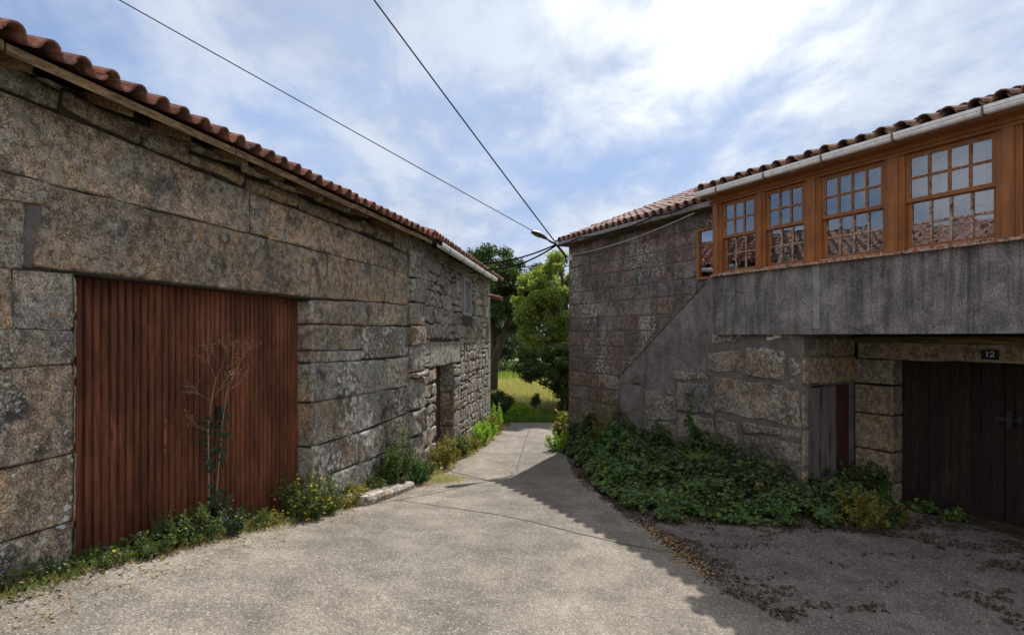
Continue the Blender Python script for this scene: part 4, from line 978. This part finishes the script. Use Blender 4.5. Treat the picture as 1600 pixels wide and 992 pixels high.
for (x, y, hgt, rw, lab) in ((-6,70,7,4,'hazy tree left of the far meadow gap'),(-1.5,64,4.6,2.6,'low hazy tree seen past the leaning trunk'),(2.6,74,8,4.2,'broad hazy tree across the meadow'),(7.5,68,8,4.5,'hazy tree at the right of the far meadow'),(-13,66,9,5,'far tree behind the cottage'),(14,72,9,5,'far tree behind the gallery house'),(-21,72,9,5,'far tree behind the barn')):
    tree('distant_tree', (x, y, -3.1), [(x,y,-1),(x,y,hgt*.5-3)], clumps_in((x,y,hgt*.5-2.8),(rw,rw*.7,hgt*.5),22,(1.0,1.7),20+k), 5000, .42, M['leaf_far'], lab, group='trees across the meadow', trunk=(.3,.12)); k += 1
cl_ = []
for i in range(26): cl_.append((-14+i*1.15+random.uniform(-.4,.4), 48+random.uniform(-1,1), -2.6+random.uniform(-.2,.3), random.uniform(.6,1.0)))
tree('hedge', (0, 48, -3.1), [(0,48,-2.6)], cl_, 9000, .22, M['leaf_oak'], 'low dark hedge running across the far meadow', 'hedge', stem=False)

# grass
def grass(name, n, xr, yr, h, mat_, label, lean=.35, wd=.012, dens=None):
    x = rng.uniform(*xr, n); y = rng.uniform(*yr, n)
    if dens is not None: kp = np.array([dens(a, b) for a, b in zip(x, y)]); x, y = x[kp], y[kp]
    n = len(x); P = np.c_[x, y, [gz(a, b)-.01 for a, b in zip(x, y)]]
    D = rng.normal(size=(n, 3))*lean; D[:, 2] = 1; L = rng.uniform(.5, 1.2, n)*h
    o = leafmesh(name, P, D, rdir(n), L, np.full(n, wd)*rng.uniform(.6,1.4,n), mat_, None, shape='blade')
    return tag(o, label, 'grass', kind='stuff')
grass('verge_grass', 9000, (-1.6, 2.6), (20.0, 21.6), .28, M['grass_green'], 'dark green grass at the end of the lane', wd=.012)
grass('meadow_grass', 45000, (-1.9, 3.4), (21.4, 36), .55, M['grass_tan'], 'tall dry meadow grass beyond the lane', wd=.016)
grass('far_grass', 9000, (-5, 7), (36, 60), .45, M['grass_green'], 'greener grass in the far meadow', wd=.04)

# bramble and ivy thicket along the right wall
FP = [(0,.0),(.4,.55),(1.8,1.0),(3.2,1.75),(4.7,2.5),(6.1,2.8),(6.6,2.7),(7.2,1.6),(7.7,.75),(7.95,.4),(8.05,.1)]
def mfront(s):
    for (a, ma), (b, mb_) in zip(FP, FP[1:]):
        if s <= b: return ma+(mb_-ma)*(s-a)/(b-a)+.30*mnoise.noise(Vector((s*1.7, 2, 8)))+.16*mnoise.noise(Vector((s*5, 2, 8)))-.06
    return -.9
def mback(s): return .2 if 2.3 < s < 6.66 else (0 if s <= 2.3 else GM+.02+max(0, s-7.15)*1.5)
def hmax(s): 
    P_ = [(0,.45),(1,.72),(2.4,.85),(3.4,.75),(4.6,.62),(5.6,.54),(6.5,.46),(7.2,.42),(8.0,.22),(8.5,.1)]
    for (a, ma), (b, mb_) in zip(P_, P_[1:]):
        if s <= b: return ma+(mb_-ma)*(s-a)/(b-a)
    return .1
def thick(n, smin, smax, lo, hi, keep=None):
    P, N = [], []
    while len(P) < n:
        s = random.uniform(smin, smax); mf, mk = mfront(s), mback(s)
        if mf <= mk+.05: continue
        t = random.random(); m_ = mk+(mf-mk)*t
        f = max(0, 1-t**1.8)**.75
        bumpy = .82+.75*mnoise.noise(Vector((s*1.5, m_*1.5, 3)))+.5*mnoise.noise(Vector((s*4, m_*4, 7)))
        top = .05+hmax(s)*f*bumpy
        if m_ > .4 and t > .5: top = max(top, .10)
        hgt = top*(lo+(hi-lo)*random.random()**.5)+random.gauss(0, .012)
        if keep and not keep(s, m_, t): continue
        if t > .35 and mnoise.noise(Vector((s*3.3, m_*3.3, 20))) < -.28+.25*(t-.6): continue
        x, y, _ = RH.P(s, m_, 0); P.append((x, y, gz(x, y)+max(.015, hgt))); nn = Vector((RH.n[0]*.5*t, RH.n[1]*.5*t, 1)); N.append(tuple(nn))
    return np.array(P), np.array(N)
ivy = thing('bramble_thicket', RH.P(5, 1.2, fz(RH, 5, 1.2)), 'dark green bramble and ivy mound spreading along the foot of the gallery house', 'brambles'); tag(ivy, kind='stuff')
def leafy(name, P, N, size, mat_, parent, wr=.42, droop=.15, fold=.25):
    n = len(P); D = rng.normal(size=(n, 3)); D[:, 2] = rng.normal(size=n)*.25-droop; Nn = N+rng.normal(size=(n, 3))*.38
    L = size*np.clip(rng.lognormal(-.12, .38, n), .35, 2.1); return leafmesh(name, P, D, Nn, L, L*wr, mat_, parent, fold)
P, N = thick(30000, 0, 8.0, .45, 1.08); leafy('leaves', P, N, .058, M['leaf_ivy'], ivy, .46)
P, N = thick(12000, 1.5, 8.0, .5, 1.08, lambda s, m_, t: t > .5+random.random()*.3); P[:, 2] = np.minimum(P[:, 2], P[:, 2]); leafy('low_leaves', P, N, .045, M['leaf_clover'], ivy, .5)
P2, N2 = thick(46, .4, 8.0, .9, 1.0, lambda s, m_, t: t < .85)
mb = MB(); PP, DD = [], []
for p in P2:
    a = random.uniform(0, 6.28); hh = random.uniform(.12, .34); q = Vector(p)+Vector((math.cos(a)*.12, math.sin(a)*.12, hh)); p_ = Vector(p)-Vector((0,0,.1)); mb.tube([p_, q], [.004, .002], 4)
    for i in range(22): u = random.uniform(.3, 1); d = Vector(rdir(1, .2)[0]); PP.append(tuple(p_.lerp(q, u))); DD.append(tuple(d))
mb.build('shoots', M['green_stem'], ivy)
PP, DD = np.array(PP), np.array(DD); n = len(PP); NN = rng.normal(size=(n,3))*.4; NN[:,2] += 1; L = rng.uniform(.03,.075,n); leafmesh('shoot_leaves', PP, DD, NN, L, L*.36, M['leaf_glossy'], ivy)
mb = MB()
for i in range(90):
    s = random.uniform(.3, 7.3); mf, mk = mfront(s), mback(s); t0 = random.uniform(0,.7); m0 = mk+(mf-mk)*t0; pts = []
    dx, dm = random.uniform(-.6,.6), random.uniform(.0,.28); h0 = hmax(s)*(1-t0**1.8)**.75
    for j in range(6): t = j/5; p = RH.P(s+dx*t, m0+dm*t, 0); pts.append((p[0], p[1], gz(p[0],p[1])+h0*.7*(1-t)+.35*t*(1-t)))
    mb.tube(pts, .004, 4)
mb.build('stems', M['twig'], ivy)
# underlying dark mass so that no bare earth shows between leaves
mb = MB(); prev = None
for i in range(35):
    s = 7.95*i/34; mf, mk = mfront(s)-.12, mback(s); row = []
    for j in range(11):
        t = j/10; m_ = mk+(mf-mk)*t; f = max(0, 1-t**1.8)**.75; p = RH.P(s, m_, 0)
        row.append((p[0], p[1], gz(p[0],p[1])+.0+hmax(s)*f*.42))
    k = mb.add(row)
    if prev is not None:
        for j in range(10): mb.face((prev+j, k+j, k+j+1, prev+j+1))
    prev = k
mb.build('humus', M['soil'], ivy, True)

FLOWER = None
def weed(name, base, h, spread, nst, nleaf, lsize, lmat, label, cat='plant', stem=None, flowers=0, group=None, lean=(0,0), lw=.4, fr=None, bot=.1, tops=1.0):
    if lsize < .06: nleaf = int(nleaf*1.7); lsize *= .72; nst = int(nst*1.3); lw = .32
    t = thing(name, base, label, cat, group); mb = MB(); P, D = [], []; tips = []
    base = Vector(base)
    for i in range(nst):
        a = random.uniform(0, 2*math.pi); r = spread*math.sqrt(random.random())
        if fr is None: b0 = base+Vector((math.cos(a)*r*.45, math.sin(a)*r*.45, 0)); tip = base+Vector((math.cos(a)*r+lean[0], math.sin(a)*r+lean[1], h*random.uniform(.35,1.15)*(1-.35*(r/spread)**2)))
        else:
            sa, sm_ = random.uniform(-1,1)*spread, random.uniform(0, 1)
            o = Vector(fr.P(0, 0, 0)); b0 = base+Vector((fr.d[0]*sa+fr.n[0]*sm_*.12*cfg_w, fr.d[1]*sa+fr.n[1]*sm_*.12*cfg_w, 0)); tip = b0+Vector((random.uniform(-.1,.1)+fr.n[0]*sm_*.3*cfg_w, random.uniform(-.1,.1)+fr.n[1]*sm_*.3*cfg_w, h*random.uniform(.4,1)*(1-.5*abs(sa/spread)**2)))
        b0.z = gz(b0.x, b0.y)-.01; mid = b0.lerp(tip, .55)+Vector((random.uniform(-.04,.04), random.uniform(-.04,.04), .06*h))
        pts = [b0, mid, tip]; mb.tube(pts, [.0035, .003, .0015], 4); tips.append(tip)
        for j in range(max(1, int(nleaf/nst))):
            u = bot+(1-bot)*random.random()**.8; p = (b0.lerp(mid, u*2) if u < .5 else mid.lerp(tip, u*2-1)); d = Vector(rdir(1, .35)[0]); P.append(tuple(p+d*random.uniform(.003,.03))); D.append(tuple(d))
    mb.build('stem', stem or M['green_stem'], t)
    P, D = np.array(P), np.array(D); n = len(P); N = rng.normal(size=(n, 3))*.45; N[:, 2] += 1
    L = lsize*rng.uniform(.5, 1.35, n); leafmesh('foliage', P, D, N, L, L*lw, lmat, t)
    if flowers:
        fp = [tips[i % len(tips)]+Vector((random.uniform(-.05,.05), random.uniform(-.05,.05), random.uniform(-.10,.02))) for i in range(flowers)]
        global FLOWER
        if FLOWER is None:
            Dd = np.array([(math.cos(q*1.256), math.sin(q*1.256), .35) for q in range(5)]); FLOWER = leafmesh('flower', np.zeros((5, 3)), Dd, np.tile((0., 0., 1.), (5, 1)), np.full(5, .018), np.full(5, .0085), M['petal'], t); fo = FLOWER
        else: fo = None
        for f in fp:
            if fo is None: fo = FLOWER.copy(); COL.objects.link(fo); fo.parent = t
            fo.location = f-t.location; fo.rotation_euler = (random.uniform(-.6,.6), random.uniform(-.6,.6), random.uniform(0, 6)); fo = None
    return t
cfg_w = 1.0
def gp(fr, s, m_): p = fr.P(s, m_, 0); return (p[0], p[1], gz(p[0], p[1]))
# --- left side, along the gate and walls
weed('flowering_bush', gp(LB, 6.98, .22), .56, .30, 60, 3400, .034, M['leaf_weed'], 'bushy weed with small yellow flowers by the right end of the rusty gate', 'bush', flowers=85)
weed('flowering_bush', gp(LB, 7.40, .24), .50, .20, 30, 1500, .034, M['leaf_weed'], 'smaller yellow flowered clump against the gate jamb stone', 'bush', flowers=34)
for s, m_, h, sp_, n, lm, lab in ((4.55,.16,.13,.20,500,'leaf_weed','low creeping weed at the left jamb of the gate'),(4.85,.20,.20,.22,700,'leaf_weed','low weed with yellow flowers under the left gate leaf'),(5.15,.18,.30,.20,800,'leaf_weed','taller weed under the middle of the left gate leaf'),
        (5.45,.17,.33,.22,900,'leaf_weed','dense weed left of the tall dry stalk'),(5.80,.16,.38,.22,900,'leaf_blue','dark bluish weed at the foot of the dry stalk'),(6.15,.15,.26,.22,600,'leaf_weed','low weed right of the dry stalk'),(6.45,.15,.20,.16,350,'leaf_yellow','sparse yellowish weed beside the flowering bush')):
    weed('weed', gp(LB, s, m_), h, sp_, 26, n, .04, M[lm], lab, group='weeds along the gate', flowers=5)
weed('weed', gp(LB, 4.2, .12), .08, .20, 16, 220, .035, M['leaf_weed'], 'sparse low weed at the foot of the left wall stones', group='weeds along the gate')
# tall dry stalk
st = thing('dry_stalk', gp(LB, 5.72, .06), 'tall dry branching seed stalk standing in front of the rusty gate', 'plant')
mb = MB(); P, D, SP = [], [], []
def stalk(b, path, r0, r1):
    mb.tube(path, [r0+(r1-r0)*i/(len(path)-1) for i in range(len(path))], 5)
b0 = Vector(gp(LB, 5.72, .06)); 
def lp(s, z, m_=.06): return Vector(LB.P(s, m_, z))
main = [b0, lp(5.71,-1.3), lp(5.70,-.9), lp(5.74,-.62), lp(5.80,-.42)]; second = [b0+Vector((.02,.03,0)), lp(5.80,-1.2,.1), lp(5.84,-.85,.1), lp(5.90,-.55,.1), lp(5.98,-.42,.1)]
stalk(b0, main, .006, .003); stalk(b0, second, .005, .0025)
def brn(p, d, L, r, lev):
    q = p+d*L*.5+Vector((0,0,.05*L)); e = p+d*L+Vector((0,0,.12*L)); mb.tube([p, q, e], [r, r*.8, r*.5], 4)
    if lev == 0:
        SP.append(e); return
    for i in range(3):
        dd = (d+Vector((random.gauss(0,.5), random.gauss(0,.35), random.gauss(.12,.4)))).normalized(); brn(p.lerp(e, random.uniform(.35,1)), dd, L*random.uniform(.5,.75), r*.65, lev-1)
for p, d in ((main[-1],(-.3,-.2,.9)),(main[-1],(.3,.3,.9)),(main[-2],(-.75,-.4,.5)),(main[-2],(.4,.5,.8)),(second[-1],(.25,.5,.9)),(second[-1],(-.1,.2,1)),(second[-2],(.6,.7,.5)),(main[2],(-.9,-.3,.45))):
    brn(p, Vector(d).normalized(), random.uniform(.16,.25), .0018, 3)
mb.build('stem', M['twig'], st)
SPn = np.array([tuple(p) for p in SP]); n = len(SPn); tag(leafmesh('seed_head', SPn, rdir(n, .5), rdir(n), np.full(n, .016), np.full(n, .006), M['straw'], st), kind='stuff')
for path in (main[:4], second[:4]):
    for i in range(95):
        u = random.random()**1.2*2.4; k_ = int(u); p = path[k_].lerp(path[k_+1], u-k_); d = Vector(rdir(1, .1)[0]); P.append(tuple(p+d*.03)); D.append(tuple(d))
P, D = np.array(P), np.array(D); n = len(P); N = rng.normal(size=(n,3))*.5; N[:,2] += .8; L = rng.uniform(.03,.07,n); leafmesh('foliage', P, D, N, L, L*.45, M['leaf_blue'], st)
# straw at the foot of the gate
def tuft(fr, s, m_, n, h, sp_, mat_, label, lean=.7):
    b = gp(fr, s, m_); P = np.c_[b[0]+rng.normal(size=n)*sp_, b[1]+rng.normal(size=n)*sp_, np.zeros(n)]; P[:, 2] = [gz(a, c) for a, c in P[:, :2]]
    D = rng.normal(size=(n,3))*lean; D[:,2] = 1; o = leafmesh('grass_tuft', P, D, rdir(n), rng.uniform(.4,1.1,n)*h, np.full(n,.0022), mat_, None, shape='blade')
    return tag(o, label, 'grass tuft', 'grass tufts')
tuft(LB, 5.0, .30, 70, .14, .12, M['straw'], 'dry straw tuft in front of the low weeds left of the stalk')
tuft(LB, 5.95, .12, 160, .24, .09, M['straw'], 'dry straw tuft right of the tall stalk')
tuft(LB, 6.45, .22, 150, .16, .11, M['straw'], 'dry straw tuft beside the flowering bush')
tuft(LB, 10.3, .72, 1100, .20, .17, M['grass_tan'], 'rounded yellow grass tuft at the road edge past the stone slab', .9)
tuft(LB, 9.75, .62, 320, .09, .07, M['straw'], 'flat patch of straw just past the stone slab')
# stone slab
sl = MB(); z_ = fz(LB, 8.7, .5); P_ = []
for i, (a, m0, m1) in enumerate(((8.1,.12,.46),(8.3,.10,.50),(8.75,.10,.52),(9.2,.1,.53),(9.5,.12,.52))):
    za = fz(LB, a, .4); e = .02*random.random(); P_.append([LB.P(a,m0,za-.1), LB.P(a,m1,za-.1), LB.P(a,m1+.01,za+.085+e), LB.P(a,m1-.02,za+.125+e), LB.P(a,m0,za+.14)])
loft(P_, sl); tag(sl.build('stone_slab', M['granite_low'], None), 'long flat granite slab lying at the foot of the barn wall', 'stone slab')
for s, m_, h, sp_, n, lm, lab in ((7.95,.22,.20,.22,500,'leaf_yellow','straggly weed at the near end of the stone slab'),(8.35,.15,.26,.22,600,'leaf_yellow','straggly weed behind the stone slab'),(8.8,.14,.30,.2,600,'leaf_weed','leafy weed behind the far half of the stone slab'),
       (9.25,.2,.62,.26,1500,'leaf_weed','tall leafy weed beside the far end of the stone slab'),(9.65,.2,1.0,.22,1300,'leaf_weed','tallest leafy weed climbing the barn wall beyond the slab'),(9.95,.3,.45,.28,1300,'leaf_glossy','dense green clump beyond the stone slab'),(10.35,.3,.42,.24,900,'leaf_weed','green weed at the seam between barn and cottage')):
    weed('weed', gp(LB, s, m_), h, sp_, 26, n, .05, M[lm], lab, group='weeds by the stone slab')
for s, m_, h, sp_, n, lm, lab in ((1.2,.25,.5,.25,900,'leaf_yellow','yellowing weed left of the cottage door'),(1.95,.25,.62,.25,1000,'leaf_yellow','yellow weed in front of the cottage door'),(2.8,.3,.5,.28,1000,'leaf_weed','green weed at the right jamb of the cottage door'),(3.9,.3,.42,.3,900,'leaf_yellow','yellow green weed past the cottage door'),
       (5.0,.32,.6,.3,1300,'leaf_bright','bright green weed below the cottage window'),(6.1,.3,.6,.32,1300,'leaf_bright','bright weed past the cottage window'),(7.2,.32,.62,.34,1300,'leaf_yellow','yellow green weed near the cottage corner'),(8.2,.3,.8,.3,1300,'leaf_bright','tall bright weed at the far cottage corner')):
    weed('weed', gp(LC, s, m_), h, sp_, 24, n, .055, M[lm], lab, group='weeds along the cottage')
def vg(name, fr, s0, s1, n, h, mat_, label, m0=.13, ms=.10, wd=.003):
    P = []
    while len(P) < n:
        s_ = random.uniform(s0, s1); m_ = m0+abs(random.gauss(0, ms))
        if random.random() < .45+.9*mnoise.noise(Vector((s_*2.2, 3, h*10))): p = fr.P(s_, m_, 0); P.append((p[0], p[1], gz(p[0], p[1])))
    P = np.array(P); D = rng.normal(size=(n,3))*.6; D[:,2] = 1
    return tag(leafmesh(name, P, D, rdir(n), rng.uniform(.3,1.2,n)*h, np.full(n, wd), mat_, None, shape='blade'), label, 'grass', kind='stuff')
vg('verge_grass', LB, 3.0, 10.4, 3600, .11, M['grass_green'], 'short green grass growing at the foot of the barn wall')
vg('verge_grass', LB, 3.0, 10.4, 3000, .13, M['straw'], 'short dry grass mixed in at the foot of the barn wall', .14, .12, .0022)
vg('verge_grass', LC, .3, 8.7, 3600, .16, M['grass_tan'], 'dry grass at the foot of the cottage wall', .15, .17, .004)
def vl(name, fr, s0, s1, n, mat_, label, sz=.03, h=.09):
    P = []
    while len(P) < n:
        s_ = random.uniform(s0, s1); m_ = .05+abs(random.gauss(0, .13)); k_ = mnoise.noise(Vector((s_*1.6, 11, 4)))
        if random.random() < .45+.9*k_: p = fr.P(s_, m_, 0); P.append((p[0], p[1], gz(p[0], p[1])+.02+random.random()*h*(1+k_*2)))
    P = np.array(P); N = rng.normal(size=(n,3))*.5; N[:,2] += 1; L = sz*np.clip(rng.lognormal(-.1,.4,n), .4, 2)
    return tag(leafmesh(name, P, rdir(n, .2), N, L, L*.36, mat_, None), label, 'ground cover', kind='stuff')
vl('creeping_plants', LB, 3.4, 10.3, 3200, M['leaf_weed'], 'creeping green leaves along the foot of the barn wall and gate')
vl('creeping_plants', LC, .4, 8.6, 2600, M['leaf_yellow'], 'creeping yellow green leaves along the foot of the cottage', .045, .14)
def f5():
    s_ = random.uniform(2.5, 10.3); m_ = .05+abs(random.gauss(0, .16)); p = LB.P(s_, m_, 0); return p if s_ < 4.4 or s_ > 7.6 or m_ > .0 else None
# --- right side
weed('corner_shrub', gp(RH, .05, .25), 1.05, .28, 26, 1000, .07, M['leaf_yellow'], 'light leafy shoot at the far corner of the gallery house', 'shrub')
weed('corner_shrub', gp(RH, .5, .55), .5, .4, 26, 1200, .05, M['leaf_bright'], 'low leafy growth at the road edge by the house corner', 'shrub')
weed('yellow_shrub', gp(RH, 2.35, .45), 1.35, .42, 34, 1100, .05, M['leaf_yellow'], 'yellowish shrub rising from the brambles against the house wall', 'shrub', bot=.45)
weed('climbing_shoot', gp(RH, 4.85, .45), 1.55, .20, 9, 420, .075, M['leaf_glossy'], 'bright green upright shoot rising from the brambles against the wall', 'shrub', bot=.35, lean=(-.18,.1))
weed('broad_leaf_clump', gp(RH, 3.4, 1.0), .95, .45, 20, 420, .16, M['leaf_glossy'], 'clump of broad bright leaves in the middle of the brambles', 'plant', lw=.33, bot=.4)
weed('yellow_bramble', gp(RH, 7.75, .6), .55, .35, 26, 700, .055, M['leaf_yellow'], 'yellowing bramble in front of the narrow shed door', 'plant', bot=.35)
weed('yellow_bramble', gp(RH, 7.85, .1), .36, .24, 20, 450, .055, M['leaf_yellow'], 'yellowing bramble at the foot of the stone pier', 'plant', bot=.35)
for s, m_, lab in ((7.75,-.85,'small ivy sprig at the left foot of the garage door'),(8.15,-.80,'small ivy sprig in front of the garage door')):
    weed('ivy_sprig', gp(RH, s, m_), .16, .16, 10, 90, .07, M['leaf_clover'], lab, 'plant', group='ivy sprigs by the garage')
n = 34; P = np.tile(np.array(gp(RH, 5.6, 1.3))+np.array((0,0,.55)), (n,1)); D = np.c_[rng.normal(size=n)*.8, rng.normal(size=n)*.8, rng.uniform(.1,.6,n)]
tag(leafmesh('grass_tuft', P, D, rdir(n,1), rng.uniform(.25,.5,n), np.full(n,.007), M['grass_green'], None, shape='blade'), 'long pale grass blades arching over the brambles', 'grass tuft')
# debris
def litter(name, n, f, size, mat_, label, flat=.15):
    P = []
    while len(P) < n:
        p = f()
        if p is not None: P.append((p[0], p[1], gz(p[0], p[1])+.024+random.uniform(0,.012)))
    P = np.array(P); D = rng.normal(size=(n,3)); D[:,2] *= flat; N = rng.normal(size=(n,3))*.35; N[:,2] += 1; L = size*rng.uniform(.4,1.4,n)
    return tag(leafmesh(name, P, D, N, L, L*.4, mat_, None), label, 'litter', kind='stuff')
def f1():
    s = random.uniform(3.2, 12); m_ = random.uniform(-1.2, 5.2); p = RH.P(s, m_, 0)
    if p[1] < .5 or p[0] < road_r(p[1])-.1 or p[0] > 8.2: return None
    d = mnoise.noise(Vector((p[0]*1.1+p[1]*.5, p[1]*3.2, 5)))*.75+mnoise.noise(Vector((p[0]*5, p[1]*8, 2)))*.6
    edge = math.exp(-abs(p[0]-road_r(p[1])-.15)/.18)*.5; near = .35 if m_ < .6 or (m_ < mfront(s)+.45 and s < 8.3) else 0
    return p if d+edge+near > .22+random.random()*.25 else None
litter('leaf_litter', 22000, f1, .028, M['litter'], 'dark leaf litter and moss crumbs scattered over the forecourt')
def f2():
    y = random.uniform(3, 20); x = lx(y)+random.gauss(.45, .2)
    return (x, y) if x > lx(y)+.06 and random.random() < .3+mnoise.noise(Vector((x*3, y*2, 0))) else None
litter('dry_litter', 6000, f2, .02, M['straw'], 'dry plant bits along the foot of the left walls')
litter('soil_litter', 5000, f5, .02, M['litter'], 'dark soil crumbs along the foot of the barn wall')
def f3():
    y = random.uniform(2.5, 19); x = random.uniform(lx(y)+.5, road_r(y)); return (x, y) if random.random() < .4 else None
litter('road_grit', 500, f3, .012, M['litter'], 'scattered grit and leaf bits on the lane')
def f4():
    p = RH.P(random.uniform(6.4, 7.9), random.uniform(2.6, 4.0), 0); x = road_r(p[1])+random.gauss(.05,.08); return (x, p[1])
litter('dry_grass_patch', 500, f4, .035, M['straw'], 'patch of flattened yellow grass at the edge of the forecourt')

# flat shading noise on small joints is fine; report counts
print('objects', len(bpy.data.objects), 'faces', sum(len(m.polygons) for m in bpy.data.meshes))
